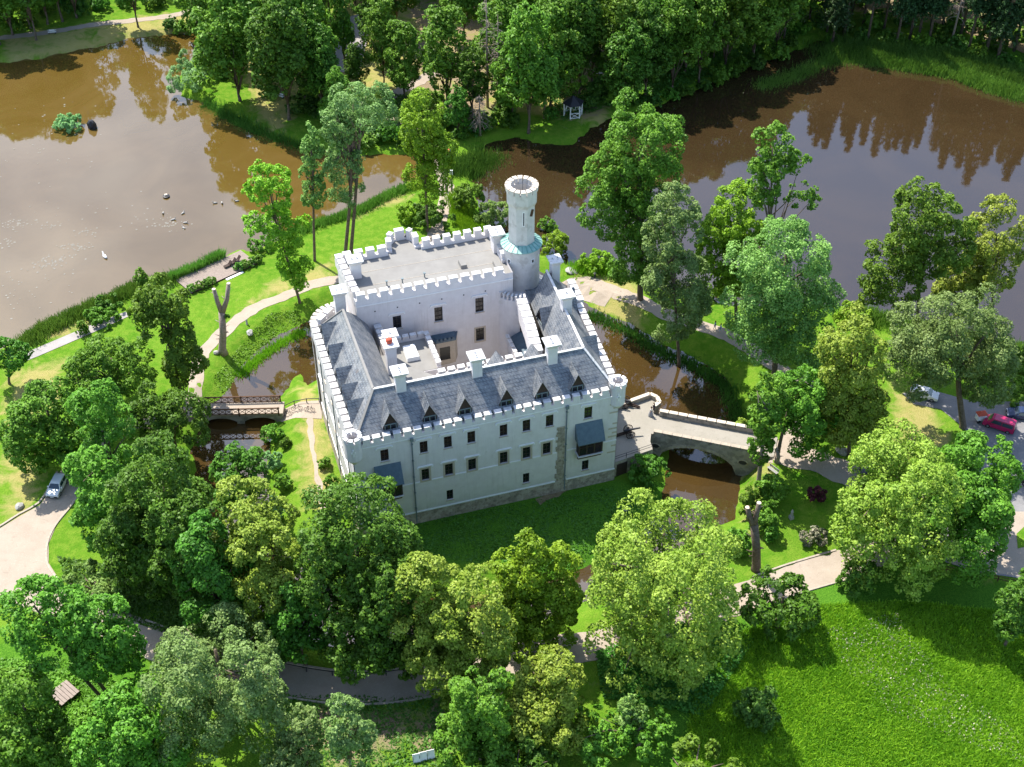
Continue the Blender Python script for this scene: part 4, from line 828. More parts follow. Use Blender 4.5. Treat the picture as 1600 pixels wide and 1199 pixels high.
# ---------------------------------------------------------------- vehicles
def paint(name, c): return mat(name, c, None, rough=.25, spec=.6)
TY = mat('tyre_rubber', (.02, .02, .02, 1), None, rough=.85); RIM = mat('wheel_rim', (.5, .5, .52, 1), None, rough=.3, metal=.8); GL = mat('car_glass', (.02, .04, .06, 1), None, rough=.06, spec=.8); LAMP = mat('lamp_lens', (.75, .75, .75, 1), None, rough=.15); TAIL = mat('tail_lens', (.4, .01, .01, 1), None, rough=.2)
def car(px, py, rz, pm, lab, cat='car', Ln=4.3, W=1.8, H=1.55, van=False, plinth=True):
    o = empty('parked_car', place(px, py), rz, lab, cat, 'cars parked in the castle grounds'); h = W / 2; hl = Ln / 2
    if van: prof = [(-hl, .35), (-hl, 1.15), (-hl + .12, H - .1), (-hl + .35, H), (hl - 1.45, H), (hl - 1.1, H - .12), (hl - .55, 1.15), (hl - .06, .95), (hl, .75), (hl, .35)]; belt = 1.12
    else: prof = [(-hl, .4), (-hl, .85), (-hl + .1, 1.0), (-hl + .45, H - .12), (-hl + .9, H), (hl - 1.95, H), (hl - 1.6, H - .08), (hl - 1.0, 1.0), (hl - .15, .82), (hl, .68), (hl, .38)]; belt = 1.0
    ins = lambda z: h if z <= belt else h - .22 * (z - belt) / (H - belt)
    mb = MB()
    for (xa, zA), (xb, zB) in zip(prof, prof[1:] + prof[:1]): mb.quad((xa, -ins(zA), zA), (xb, -ins(zB), zB), (xb, ins(zB), zB), (xa, ins(zA), zA))
    for s in (-1, 1): mb.quad(*[(x, s * ins(z), z) for x, z in prof])
    b = mb.build('body', pm, o); md = b.modifiers.new('bevel', 'BEVEL'); md.width = .06; md.segments = 2; md.limit_method = 'ANGLE'
    iw = prof[6 if not van else 5]; ib = prof[7 if not van else 6]; e = .02
    mb = MB(); f = lambda t: (iw[0] + (ib[0] - iw[0]) * t + e, iw[1] + (ib[1] - iw[1]) * t + e); a, c = f(.02), f(.92); mb.quad((a[0], -ins(a[1]) + .1, a[1]), (a[0], ins(a[1]) - .1, a[1]), (c[0], ins(c[1]) - .07, c[1]), (c[0], -ins(c[1]) + .07, c[1])); mb.build('windscreen', GL, o)
    r0, r1 = prof[2 if not van else 1], prof[3 if not van else 2]; mb = MB(); a = (r0[0] - e, r0[1] + .06); c = (r1[0] - e, r1[1] - .02); mb.quad((a[0], -h + .15, a[1]), (a[0], h - .15, a[1]), (c[0], h - .25, c[1]), (c[0], -h + .25, c[1])); mb.build('rear_window', GL, o)
    for s in (-1, 1):
        z0, z1 = belt + .04, H - .14; xa, xb = (-hl + .5, hl - 1.35) if not van else (-hl + .25, hl - 1.1); mid_ = (xa + xb) / 2; 
        for u0, u1, k0, k1 in ((xa, mid_ - .04, .22 if not van else .05, 0), (mid_ + .04, xb, 0, .38)): 
            mb = MB(); mb.quad((u0, s * (ins(z0) + .012), z0), (u1, s * (ins(z0) + .012), z0), (u1 - k1, s * (ins(z1) + .012), z1), (u0 + k0, s * (ins(z1) + .012), z1)); mb.build('side_window', GL, o)
        for x in (-hl + .8, hl - .85):
            mb = MB(); mb.lathe([(.18, -.1), (.33, -.1), (.33, .1), (.18, .1)], n=16); wh = mb.build('wheel', TY, o); wh.rotation_euler = (R(90), 0, 0); wh.location = (x, s * (h - .08), .33); mb = MB(); mb.lathe([(.02, -.09), (.2, -.1), (.2, .1), (.02, .09)], n=12); mb.build('rim', RIM, wh)
        mb = MB(); mb.box(hl - .18, hl + .015, *sorted((s * (h - .42), s * (h - .08))), .62, .76); mb.build('headlight', LAMP, o); mb = MB(); mb.box(-hl - .015, -hl + .1, *sorted((s * (h - .3), s * (h - .06))), .75, .95); mb.build('tail_light', TAIL, o)
        mb = MB(); mb.box(hl - 1.5, hl - 1.3, *sorted((s * (h + .02), s * (h + .2))), .98, 1.12); mb.build('mirror', pm, o)
    mb = MB(); mb.box(hl - .02, hl + .05, -h + .1, h - .1, .3, .52); mb.box(-hl - .05, -hl + .02, -h + .1, h - .1, .32, .5); mb.build('bumper', TY, o)
    mb = MB(); mb.box(hl + .051, hl + .06, -.26, .26, .38, .49); mb.build('number_plate', M['white'], o); return o
car(91, 764, dir_px((100, 745), (84, 775)), paint('white_car_paint', (.78, .78, .78, 1)), 'white hatchback with blue-tinted windscreen driving on the left road', Ln=4.2, H=1.62)
car(1443, 620, R(-22), paint('silver_white_paint', (.72, .72, .72, 1)), 'white car half hidden by foliage at the top of the parking area')
car(1560, 668, R(150), paint('crimson_paint', (.45, .015, .09, 1)), 'crimson van with long roof parked beside the tree', 'van', 4.6, 1.85, 1.85, True)
car(1596, 652, R(170), paint('dark_blue_paint', (.02, .035, .09, 1)), 'dark blue car with pale roof at the right edge', Ln=4.5)
car(1601, 748, R(100), paint('black_paint', (.015, .015, .02, 1)), 'black car cut by the right edge lower in the parking area')
car(1366, 745, R(160), paint('deep_grey_paint', (.03, .04, .05, 1)), 'dark car under the big lime tree on the sandy path')
o = empty('market_cart', place(1531, 658), .2, 'small red and white stall cart under the parking tree', 'cart'); mb = MB(); mb.box(-.7, .7, -.5, .5, .4, 1.1); mb.build('body', M['white'], o); mb = MB(); mb.hexa([(-.8, -.6, 1.5), (.8, -.6, 1.5), (.8, .6, 1.5), (-.8, .6, 1.5)], [(-.3, -.1, 2.), (.3, -.1, 2.), (.3, .1, 2.), (-.3, .1, 2.)]); mb.build('awning', M['red'], o)
for x in (-.5, .5): mb = MB(); mb.tube([(x, -.55, .3), (x, -.45, .3)], [.3, .3], 12); mb.build('wheel', TY, o); mb = MB(); mb.tube([(x, 0, 1.1), (x, 0, 1.55)], [.04, .04], 6); mb.build('post', M['white'], o)
# cannons on wheeled carriages
def wheel(o, x, y, r, m='darkwood'):
    mb = MB(); n = 20
    for i in range(n):
        a, b = 2 * math.pi * i / n, 2 * math.pi * (i + 1) / n; mb.beam((x + r * math.cos(a), y, r + r * math.sin(a)), (x + r * math.cos(b), y, r + r * math.sin(b)), .1, .1)
    for i in range(10): a = 2 * math.pi * i / 10; mb.beam((x, y, r), (x + r * math.cos(a), y, r + r * math.sin(a)), .05, .05)
    mb.tube([(x, y - .12, r), (x, y + .12, r)], [.12, .12], 8); mb.build('wheel', M[m], o)
def cannon(px, py, rz, lab):
    p = at(px, py, DECK); o = empty('cannon', (p[0], p[1], DECK + .02), rz, lab, 'cannon', 'old cannons on the forecourt'); wheel(o, 0, -.75, .65); wheel(o, 0, .75, .65)
    mb = MB(); mb.tube([(-.9, 0, .95), (-.6, 0, .97), (1.5, 0, 1.15), (1.6, 0, 1.16)], [.2, .2, .12, .15], 10); mb.build('barrel', M['iron'], o, True); mb = MB(); mb.beam((.4, -.2, .75), (-2.3, -.12, .12), .12, .25); mb.beam((.4, .2, .75), (-2.3, .12, .12), .12, .25); mb.tube([(0, -.7, .65), (0, .7, .65)], [.07, .07], 8); mb.build('carriage', M['darkwood'], o)
cannon(976, 634, R(165), 'dark cannon under the corner turret by the far forecourt wall'); cannon(983, 680, R(10), 'dark cannon by the near railing above the cellar door')
# bicycles
def bicycle(px, py, rz, lab):
    o = empty('bicycle', place(px, py), rz, lab, 'bicycle', 'bicycles by the left castle wall')
    o.location.z += .06
    for x in (-.52, .52):
        mb = MB(); n = 18; r = .34
        for i in range(n): a, b = 2 * math.pi * i / n, 2 * math.pi * (i + 1) / n; mb.beam((x + r * math.cos(a), 0, r + r * math.sin(a)), (x + r * math.cos(b), 0, r + r * math.sin(b)), .05, .05)
        for i in range(6): a = 2 * math.pi * i / 6; mb.beam((x, 0, r), (x + r * math.cos(a), 0, r + r * math.sin(a)), .015, .015)
        mb.build('wheel', M['iron'], o)
    mb = MB()
    for a, b in (((-.52, 0, .34), (-.18, 0, .82)), ((-.52, 0, .34), (-.05, 0, .34)), ((-.05, 0, .34), (-.2, 0, .9)), ((-.05, 0, .34), (.38, 0, .85)), ((-.18, 0, .82), (.38, 0, .85)), ((.36, 0, 1.0), (.52, 0, .34))): mb.beam(a, b, .04, .04)
    mb.build('frame', M['iron'], o); mb = MB(); mb.box(-.32, -.08, -.08, .08, .9, .96); mb.build('saddle', M['darkwood'], o); mb = MB(); mb.beam((.36, -.28, 1.02), (.36, .28, 1.02), .04, .04); mb.build('handlebar', M['iron'], o)
bicycle(449, 645, .1, 'bicycle parked nearest the wooden bridge'); bicycle(464, 641, .2, 'bicycle parked in the middle of the landing row'); bicycle(484, 643, -.1, 'bicycle parked closest to the castle wall')
# ---------------------------------------------------------------- people
SKIN = mat('skin', (.45, .27, .19, 1), None, rough=.6); HAIR = mat('brown_hair', (.06, .035, .02, 1), None, rough=.7)
def skinmesh(name, V, E, Rr, m, parent):
    me = bpy.data.meshes.new(name); me.from_pydata(V, E, []); me.materials.append(m); o = bpy.data.objects.new(name, me); COL.objects.link(o); o.parent = parent
    s = o.modifiers.new('skin', 'SKIN'); s.use_smooth_shade = True
    for i, r in enumerate(Rr): me.skin_vertices[0].data[i].radius = (r, r)
    me.skin_vertices[0].data[0].use_root = True; sb = o.modifiers.new('sub', 'SUBSURF'); sb.levels = sb.render_levels = 1; return o
def person(loc, rz, top, bottom, lab, stride=.16, skirt=False):
    o = empty('person', loc, rz, lab, 'person')
    st = stride
    V = [(0, 0, .95), (0, 0, 1.15), (0, 0, 1.40), (0, 0, 1.50), (.01, 0, 1.62), (.01, 0, 1.74), (0, .19, 1.42), (-.03, .25, 1.14), (.06, .25, .90), (.10, .25, .80), (0, -.19, 1.42), (.03, -.25, 1.14), (.10, -.25, .92), (.14, -.25, .82), (0, .10, .90), (st * .6, .10, .50), (st, .1, .08), (st + .16, .11, .03), (0, -.1, .90), (-st * .2, -.1, .5), (-st, -.1, .10), (-st + .14, -.11, .04), (.10, 0, 1.60)]
    E = [(0, 1), (1, 2), (2, 3), (3, 4), (4, 5), (2, 6), (6, 7), (7, 8), (8, 9), (2, 10), (10, 11), (11, 12), (12, 13), (0, 14), (14, 15), (15, 16), (16, 17), (0, 18), (18, 19), (19, 20), (20, 21), (4, 22)]
    Rr = [.14, .13, .15, .055, .095, .075, .06, .045, .032, .028, .06, .045, .032, .028, .085, .06, .042, .035, .085, .06, .042, .035, .025]
    skinmesh('body', V, E, Rr, SKIN, o)
    sv = [0, 1, 2, 6, 7, 10, 11]; mp = {v: i for i, v in enumerate(sv)}; skinmesh('shirt', [V[i] for i in sv], [(mp[a], mp[b]) for a, b in E if a in mp and b in mp], [.16, .155, .172, .08, .06, .08, .06], top, o)
    if skirt: mb = MB(); mb.lathe([(.15, 1.02), (.22, .85), (.34, .4), (.40, .06)], n=14); mb.build('skirt', bottom, o, True)
    else: sv = [0, 14, 15, 16, 18, 19, 20]; mp = {v: i for i, v in enumerate(sv)}; skinmesh('trousers', [V[i] for i in sv], [(mp[a], mp[b]) for a, b in E if a in mp and b in mp], [.165, .105, .08, .062, .105, .08, .062], bottom, o)
    mb = MB(); mb.lathe([(.05, 1.60), (.115, 1.64), (.118, 1.70), (.095, 1.77), (.04, 1.815), (.005, 1.82)], -.02, 0, 12); mb.build('hair', HAIR, o, True)
CW = mat('white_cloth', (.75, .74, .72, 1), None, rough=.9); CB = mat('pale_blue_cloth', (.42, .52, .66, 1), None, rough=.9); CK = mat('charcoal_cloth', (.05, .05, .06, 1), None, rough=.9); CG = mat('grey_cloth', (.3, .3, .32, 1), None, rough=.9)
pq = at(1016.5, 650, DECK); person((pq[0], pq[1], DECK + .03), R(160), CW, CG, 'person in white top and grey skirt at the bridge head', .05, True)
pq = at(1021, 644, DECK); person((pq[0], pq[1], DECK + .03), R(-40), CK, CK, 'person in dark clothes standing close behind the one in white', .06)
person(place(1116.5, 515), R(150), CB, CW, 'person in pale blue walking on the shaded path, nearer the bench'); person(place(1125, 519), R(150), CW, CB, 'person in white top walking on the shaded path, farther from the bench')
# stone garden figure on the lawn
o = empty('garden_statue', place(1236, 810), .4, 'small grey garden statue at the shadow edge on the right lawn', 'statue'); mb = MB(); mb.box(-.3, .3, -.3, .3, -.1, .5, tx=.04, ty=.04); mb.build('pedestal', M['rock'], o); mb = MB(); mb.lathe([(.2, .5), (.24, .7), (.16, 1.05), (.22, 1.3), (.08, 1.42), (.12, 1.52), (.11, 1.62), (.02, 1.7)], n=12); mb.build('figure', M['rock'], o, True)
# ---------------------------------------------------------------- foliage
def unit(a): return a / (np.linalg.norm(a, axis=-1, keepdims=True) + 1e-9)
def leaves_from_puffs(rng, pc, pr, pout, N, ls, up=.45):
    wgt = pr ** 2; cnt = rng.multinomial(N, wgt / wgt.sum()); k = np.repeat(np.arange(len(pr)), cnt)
    d = unit(rng.normal(size=(N, 3)) + pout[k] * .9 + np.array([0, 0, .25])); rad = pr[k] * rng.uniform(.72, 1.12, N)
    c = pc[k] + d * rad[:, None]; nrm = unit(d * .7 + np.array([0, 0, up]) + rng.normal(size=(N, 3)) * .40)
    t = unit(np.cross(nrm, rng.normal(size=(N, 3)))); b = np.cross(nrm, t); s = ls * rng.uniform(.6, 1.25, N)[:, None]
    fold = nrm * s * .16
    V = np.stack([c + t * s * .62 - fold, c + b * s * .42 + fold, c - t * s * .62 - fold, c - b * s * .42 + fold], 1).reshape(-1, 3)
    tint = np.clip(.5 + rng.normal(size=len(pr))[k] * .2 + rng.normal(size=N) * .22, 0, 1)
    return V, tint
def puffs_ell(rng, c, r, dens=1., zmin=-.6, lob=(.25, .42)):
    n = max(8, int(20 * dens)); i = np.arange(n) + .5; ph = np.arccos(1 - 2 * i / n); th = math.pi * (1 + 5 ** .5) * i + rng.uniform(0, 6)
    D = np.stack([np.cos(th) * np.sin(ph), np.sin(th) * np.sin(ph), np.cos(ph)], 1); D = unit(D + rng.normal(size=D.shape) * .22); D = D[D[:, 2] > zmin]
    rm = (r[0] + r[1] + r[2]) / 3; lr = rng.uniform(lob[0], lob[1], len(D)) * min(rm, min(r) * 1.25); lc = c + D * (np.array(r) - lr[:, None] * .85) * rng.uniform(.76, 1.14, len(D))[:, None]
    pc, pr, po = [], [], []
    for a, q, d in zip(lc, lr, D):
        m = int(rng.integers(8, 13)); e = unit(rng.normal(size=(m, 3)) + d * .8 + np.array([0, 0, .2])); pc.append(a + e * q * .78 * rng.uniform(.8, 1.15, m)[:, None]); pr.append(q * rng.uniform(.28, .5, m)); po.append(unit(e + d * .5))
    core = c + unit(rng.normal(size=(8, 3))) * np.array(r) * rng.uniform(.1, .55, 8)[:, None]; pc.append(core); pr.append(np.full(8, rm * .24)); po.append(unit(core - c))
    return np.concatenate(pc), np.concatenate(pr), np.concatenate(po)
def foliage(rng, ells, ls, dens=1., zmin=-.6, cap=42000, kN=1.55, lob=(.25, .42)):
    P = [puffs_ell(rng, np.array(c), np.array(r), dens, zmin, lob) for c, r in ells]; area = 0.
    for c, r in ells: p = 1.6; area += 4 * math.pi * (((r[0] * r[1]) ** p + (r[0] * r[2]) ** p + (r[1] * r[2]) ** p) / 3) ** (1 / p)
    N = int(min(cap, kN * area / (ls * ls * .52))); return leaves_from_puffs(rng, np.concatenate([p[0] for p in P]), np.concatenate([p[1] for p in P]), np.concatenate([p[2] for p in P]), N, ls)
LS = dict(deep=.37, mid=.36, lime=.34, olive=.33, pale=.31, grey=.28, spruce=.4, wine=.3, bloom=.3, reedpale=.3, under=.36)
def trunk_mesh(name, parent, pts, rad, limbs, m, rng):
    mb = MB(); n = len(pts); mb.tube(pts, [rad * (1.25 if i == 0 else 1 - .62 * i / (n - 1)) for i in range(n)], 8)
    for a, b in limbs:
        a, b = np.array(a), np.array(b); md = (a + b) / 2 + rng.normal(size=3) * .25 + np.array([0, 0, .12 * np.linalg.norm(b - a)]); mb.tube([a, md, b], [rad * .42, rad * .28, rad * .08], 6)
    return mb.build(name, m, parent, True)
def theta(py): return TH + math.atan((py - 599.5) / FOC)
def ell_from_box(cx, top, bot, w, B=None):
    yc, semi = (top + bot) / 2, (bot - top) / 2; th = theta(yc)
    if B is None:
        s = ppm(at(cx, yc, 8.)); 
    else: s = ppm((B[0], B[1], 9.))
    r = w / 2 / s; q = (semi / s) ** 2 - (r * math.sin(th)) ** 2; rz = math.sqrt(q) / math.cos(th) if q > (0.45 * r * math.cos(th)) ** 2 else .45 * r
    rz = min(rz, 2.4 * r)
    if B is None: c = at(cx, yc, rz * .98 + 1.3)
    else:
        d = at(cx, yc, 0) - CAM; t = (B[1] - CAM[1]) / d[1]; c = CAM + d * t
    return c, (r, r * .95, rz)
def tree(label, sp, boxes, base=None, trunk=True, rad=None, seed=0, bark='bark', name='tree', cat='tree', ls=None, dens=1., group=None, stems=1, zmin=-.88, kN=1.6):
    rng = np.random.default_rng(seed or (abs(hash(label)) % 1 + sum(map(ord, label)))); B = gp(*base) if base else None
    if isinstance(boxes, tuple): boxes = [boxes]
    E = [ell_from_box(*b, B) for b in boxes]
    if B is None: c = E[0][0]; B = np.array([c[0], c[1], 0.])
    B = np.array([B[0], B[1], max(hz1(B[0], B[1]), -1.2)]); o = empty(name, B, 0, label, cat, group); El = [(np.array(c) - B, r) for c, r in E]
    V, T = foliage(rng, El, ls or LS[sp], dens, zmin, kN=kN); np_mesh('crown', V, 4, LM[sp], T, o)
    if trunk:
        c0, r0 = El[0]; R0 = rad or max(.22, r0[0] * .075)
        for k in range(stems):
            off = np.array([(k - (stems - 1) / 2) * .9, 0, 0]); top = c0 + np.array([0, 0, r0[2] * .35]) + off * 1.5; pts = [off + np.array([0, 0, -.6]), off * 1.1 + np.array([0, 0, .4]), off * 1.2 + c0 * .35 + rng.normal(size=3) * .12, off * 1.3 + c0 * .75 + rng.normal(size=3) * .2, top]
            limbs = []
            for c, r in El:
                for j in range(6 if len(El) == 1 else 4):
                    a = 2 * math.pi * (j / 6 + rng.uniform(0, .1)) + k; e = np.array([math.cos(a) * r[0] * .7, math.sin(a) * r[1] * .7, rng.uniform(-.2, .5) * r[2]]); st = pts[2] + (pts[3] - pts[2]) * rng.uniform(.2, 1.2); limbs.append((st, c + e))
            trunk_mesh('trunk', o, pts, R0 / (1 if stems == 1 else 1.3), limbs, M[bark], rng)
    return o
def bush(label, sp, box, name='shrub', cat='shrub', group=None, ls=None):
    cx, top, bot, w = box; rng = np.random.default_rng(int(cx * 13 + top * 7)); yc = (top + bot) / 2; th = theta(yc); p = gp(cx, yc + (bot - top) * .12); s = ppm(p); r = w / 2 / s; q = ((bot - top) / 2 / s) ** 2 - (r * math.sin(th)) ** 2; rz = max(.5 * r, math.sqrt(max(q, 0)) / math.cos(th)); B = np.array([p[0], p[1], max(hz1(p[0], p[1]), -1.3)])
    V, T = foliage(rng, [((0, 0, rz * .7), (r, r * .9, rz))], ls or LS[sp] * .85, .8, -.5, 6000, 1.8); o = np_mesh(name, V, 4, LM[sp], T, None, B); return tag(o, label, cat, group)
# --- near trees in front of the castle
tree('big lime tree with yellow-green crown in front of the castle right of centre', 'olive', [(1040, 772, 990, 220), (985, 830, 1045, 130), (1085, 850, 1085, 135), (1030, 960, 1100, 170), (985, 815, 960, 100)], None, dens=1.3, kN=2.)
tree('bright yellow-green twin-crowned tree in the centre foreground', 'lime', [(812, 838, 1000, 92), (868, 842, 1012, 88), (838, 905, 1032, 130)], None)
tree('tall olive tree with creamy flowers left of the bright twin-crowned tree', 'olive', [(675, 875, 1060, 130), (745, 885, 1080, 125), (712, 950, 1100, 160)], None)
tree('deep green round tree hiding the lower left castle corner', 'deep', [(560, 748, 990, 178), (520, 800, 1040, 115), (605, 840, 1065, 105), (560, 930, 1070, 120)], None, dens=1.2)
tree('olive green tree between two deep green trees left of the castle corner', 'olive', [(400, 752, 955, 130), (415, 810, 1000, 118)], None)
tree('large deep green tree standing behind the grey-green willow', 'deep', [(255, 695, 920, 150), (300, 770, 965, 130), (210, 780, 940, 110)], None, dens=1.2)
tree('dark olive tree right beside the white car on the left road', 'mid', [(168, 605, 800, 110), (165, 700, 880, 105)], None)
tree('broad green tree shading the path at the left edge', 'mid', [(78, 592, 722, 120), (40, 635, 742, 85), (112, 640, 735, 80)], None)
tree('bushy green tree on the lawn below the chopped tree', 'mid', [(178, 515, 640, 120), (140, 550, 660, 90)], None)
tree('green tree hiding the left end of the wooden bridge', 'deep', [(265, 590, 725, 125)], None)
tree('tall slender tree beside the pond deck with a straight trunk', 'mid', [(255, 432, 540, 92), (285, 500, 612, 72), (235, 455, 520, 70)], (284, 622))
tree('small deep green tree in the moat just below the wooden bridge', 'deep', [(372, 688, 800, 98)], None)
tree('dark round tree on the lawn at the left edge beside the pond', 'deep', [(12, 523, 588, 68)], (15, 600))
tree('young light green tree with leaning stems at lower left', 'mid', [(70, 895, 1040, 130), (150, 915, 1060, 120), (195, 960, 1080, 70)], (172, 1100), bark='bark', stems=2)
tree('grey-green willow in the lower left foreground', 'grey', [(340, 945, 1120, 185), (300, 1010, 1199, 130), (400, 1010, 1190, 110)], None, dens=1.2)
tree('mid green tree at the bottom edge left of the willow', 'mid', [(225, 1068, 1230, 150), (170, 1110, 1240, 110)], None)
tree('thicket of light green bushes in the bottom left corner', 'mid', [(40, 1040, 1180, 110), (90, 1120, 1230, 120), (20, 1120, 1240, 110)], None)
tree('thin pale aspen with feathery top at the bottom edge', 'grey', [(545, 1090, 1210, 78)], (548, 1240))
tree('smaller pale aspen left of the feathery one', 'grey', [(482, 1095, 1190, 52), (455, 1140, 1230, 90)], (480, 1225))
tree('rounded green tree with small flowers in the bottom centre', 'mid', [(748, 1036, 1190, 110), (735, 1100, 1225, 130)], None)
tree('olive tree with fine flowers right of the rounded green tree', 'olive', [(855, 1006, 1140, 122), (850, 1060, 1190, 140)], None)
tree('green tree at the bottom edge below the big lime tree', 'mid', [(1000, 1095, 1190, 110), (930, 1105, 1200, 110)], None)
tree('pale shrubby tree top between two bottom edge trees', 'pale', [(985, 1085, 1150, 50)], None)
tree('low dark tree at the bottom centre edge', 'deep', [(800, 1165, 1260, 170)], None)
tree('light green tree at the bottom edge beside the meadow', 'mid', [(1090, 1165, 1260, 150)], None)
tree('rounded dark grey-green tree beside the road on the meadow edge', 'deep', [(1222, 885, 1000, 132)], None, ls=.4)
bush('small grey-green shrub by the road under the twin limes', 'deep', (1342, 880, 945, 66))
tree('big yellow-green lime tree left one of the pair by the parking', 'olive', [(1400, 668, 860, 165), (1370, 740, 905, 135), (1440, 720, 925, 120)], None, dens=1.2)
tree('darker lime tree right one of the pair beside the parking', 'mid', [(1520, 662, 860, 115), (1510, 740, 915, 130), (1550, 700, 830, 60)], None)
bush('dark shrub standing in the shaded meadow', 'under', (1178, 1082, 1160, 66))
tree('dark green tree at the right edge of the meadow', 'deep', [(1592, 890, 1010, 82)], None)
tree('pale green small tree over the park road at left', 'pale', [(150, 872, 960, 115)], None)
tree('dense deep green tree crown filling the gap behind the olive tree', 'deep', [(330, 800, 1000, 120)], None)
tree('dark leafy tree by the moat just above the park road at lower left', 'deep', [(468, 915, 1042, 92), (440, 950, 1040, 70)], None)
tree('small dark tree above the road between deep green and olive trees', 'deep', [(632, 985, 1062, 62)], None)
# --- right bank
tree('tall green tree with a thick trunk on the bank right of the tower', 'mid', [(1000, 158, 330, 130), (960, 230, 370, 105), (1000, 300, 468, 110)], (1000, 468), rad=.62)
tree('greyish fine-leaved tree right of the thick-trunked tree', 'grey', [(1050, 292, 420, 85), (1058, 380, 545, 105)], (1062, 560))
tree('yellow-green tree between the fine-leaved tree and the pale tree', 'lime', [(1150, 285, 400, 92), (1120, 330, 450, 72), (1160, 360, 485, 82)], (1150, 500))
tree('gnarled old tree with outstretched branch against the right pond', 'mid', [(1205, 197, 290, 70), (1235, 230, 275, 55), (1255, 290, 325, 62), (1195, 260, 330, 50)], (1205, 520), dens=.7, kN=1.2)
tree('large pale green round tree right of the moat', 'pale', [(1225, 342, 490, 150), (1185, 410, 570, 110), (1250, 430, 590, 125)], (1209, 594), dens=1.2)
tree('tall dark green tree at the shore of the right pond', 'mid', [(1440, 282, 390, 100), (1400, 350, 500, 100), (1475, 330, 440, 95)], (1432, 560))
tree('yellow-olive tree at the right edge by the pond', 'olive', [(1550, 322, 470, 98), (1500, 390, 500, 85)], (1552, 540))
tree('wide pale grey-green tree above the parking area', 'grey', [(1490, 445, 600, 170), (1440, 500, 620, 110), (1540, 520, 640, 90)], (1504, 668), dens=1.25, bark='bark')
tree('yellow-green bushy tree between the pale tree and the twin limes', 'olive', [(1330, 482, 620, 100), (1315, 560, 705, 120), (1350, 580, 690, 90)], (1326, 712))
tree('green tree standing over the bridge end path', 'mid', [(1235, 572, 690, 110), (1265, 600, 720, 80)], (1213, 722))
tree('slim tree with a curved pale trunk at the bridge end', 'mid', [(1200, 585, 690, 60), (1190, 640, 735, 42)], (1186, 748), bark='barkpale', rad=.4)
# --- lawn left of the tower
tree('leafy tree with a narrow lower crown in front of the left pond', 'lime', [(420, 255, 330, 75), (432, 318, 395, 98), (460, 370, 462, 55)], (468, 472), kN=1.4)
tree('slender ivy-clad tree with bare top twigs by the left pond', 'pale', [(487, 197, 265, 34), (488, 250, 330, 40)], (492, 408), bark='bark', rad=.3)
tree('tall grey-green tree with two bare stems by the left pond', 'grey', [(560, 130, 215, 105), (530, 160, 230, 60), (538, 205, 330, 62)], (544, 400), stems=2, rad=.5, kN=1.2)
tree('yellow-green tree standing beside the dam path', 'lime', [(660, 150, 250, 72), (668, 200, 330, 80), (690, 205, 260, 50)], (668, 362), kN=1.3)
bush('dark bushy shrub at the foot of the dam tree', 'deep', (675, 318, 368, 72)); bush('light shrub left of the dam path tree', 'lime', (640, 320, 358, 44)); bush('round pale shrub left of the tower', 'pale', (770, 312, 366, 56)); bush('reedy green shrub between dam path and tower', 'mid', (735, 292, 350, 52))
bush('bright green shrub right of the tower shaft', 'lime', (868, 360, 408, 46)); bush('bright leafy clump by the water right of the tower', 'lime', (930, 394, 436, 52)); bush('small dark shrub at the pond edge behind the tower', 'mid', (856, 335, 362, 30))
bush('conical bright shrub at the left pond edge', 'mid', (222, 426, 462, 22)); bush('dense shrub on the left pond shore', 'deep', (170, 462, 497, 52)); bush('low clipped shrub above the gravel strip', 'mid', (160, 490, 512, 56)); bush('small shrub at the corner of the gravel strip', 'mid', (130, 506, 532, 20)); bush('tall shrub at the far end of the pond deck', 'mid', (408, 372, 402, 40))
bush('pale round reed clump standing in the left pond', 'reedpale', (106, 172, 208, 44), 'reed_clump', 'reeds'); bush('large pale shrub leaning over the left pond shore', 'reedpale', (298, 108, 160, 66)); bush('pale shrub behind the large shore shrub', 'reedpale', (312, 82, 118, 66)); bush('dark wine-red shrub on the right lawn', 'wine', (1274, 764, 798, 30)); bush('round rhododendron with cream blossom on the right lawn', 'bloom', (1270, 824, 862, 42))
for b, lab, s in (((424, 655, 690, 36), 'broad-leaved shrub at the castle end of the wooden bridge', 'mid'), ((446, 682, 702, 20), 'small dark shrub on the slope left of the castle', 'deep'), ((427, 700, 740, 30), 'pale leafy clump on the left moat edge', 'reedpale'), ((509, 716, 738, 22), 'bright small shrub beside the narrow castle path', 'mid'), ((519, 745, 772, 24), 'lowest small shrub beside the narrow castle path', 'mid'), ((442, 738, 770, 32), 'leafy clump above the hidden left moat bank', 'mid'), ((430, 775, 830, 46), 'broad pale clump at the lower left moat edge', 'reedpale'), ((1012, 712, 772, 60), 'dense shrub mass below the forecourt wall', 'deep'), ((950, 718, 756, 20), 'climbing shrub at the right front castle corner', 'deep'), ((868, 742, 768, 14), 'small ivy at the foot of the right downpipe', 'deep'), ((1168, 762, 820, 34), 'light shrub on the moat bank below the bridge', 'mid'), ((1198, 750, 812, 56), 'wide shrub cluster beside the upright chopped trunk', 'mid'), ((1203, 826, 858, 22), 'small round shrub at the chopped trunk foot', 'mid'), ((1150, 830, 880, 40), 'dark shrub between the lime tree and chopped trunk', 'mid'), ((1156, 640, 680, 24), 'yellowish shrub at the far bridge bank', 'olive'), ((1108, 440, 478, 44), 'bright shrub behind the shaded path', 'mid'), ((1330, 478, 520, 66), 'bright green shrub on the shore below the right pond', 'lime'), ((1580, 548, 590, 76), 'green shrub belt at the right pond shore edge', 'mid'), ((1585, 600, 632, 70), 'green shrub row behind the blue car', 'mid'), ((628, 782, 812, 40), 'ivy climbing the front wall foot left of the downpipe', 'deep')): bush(lab, s, b)
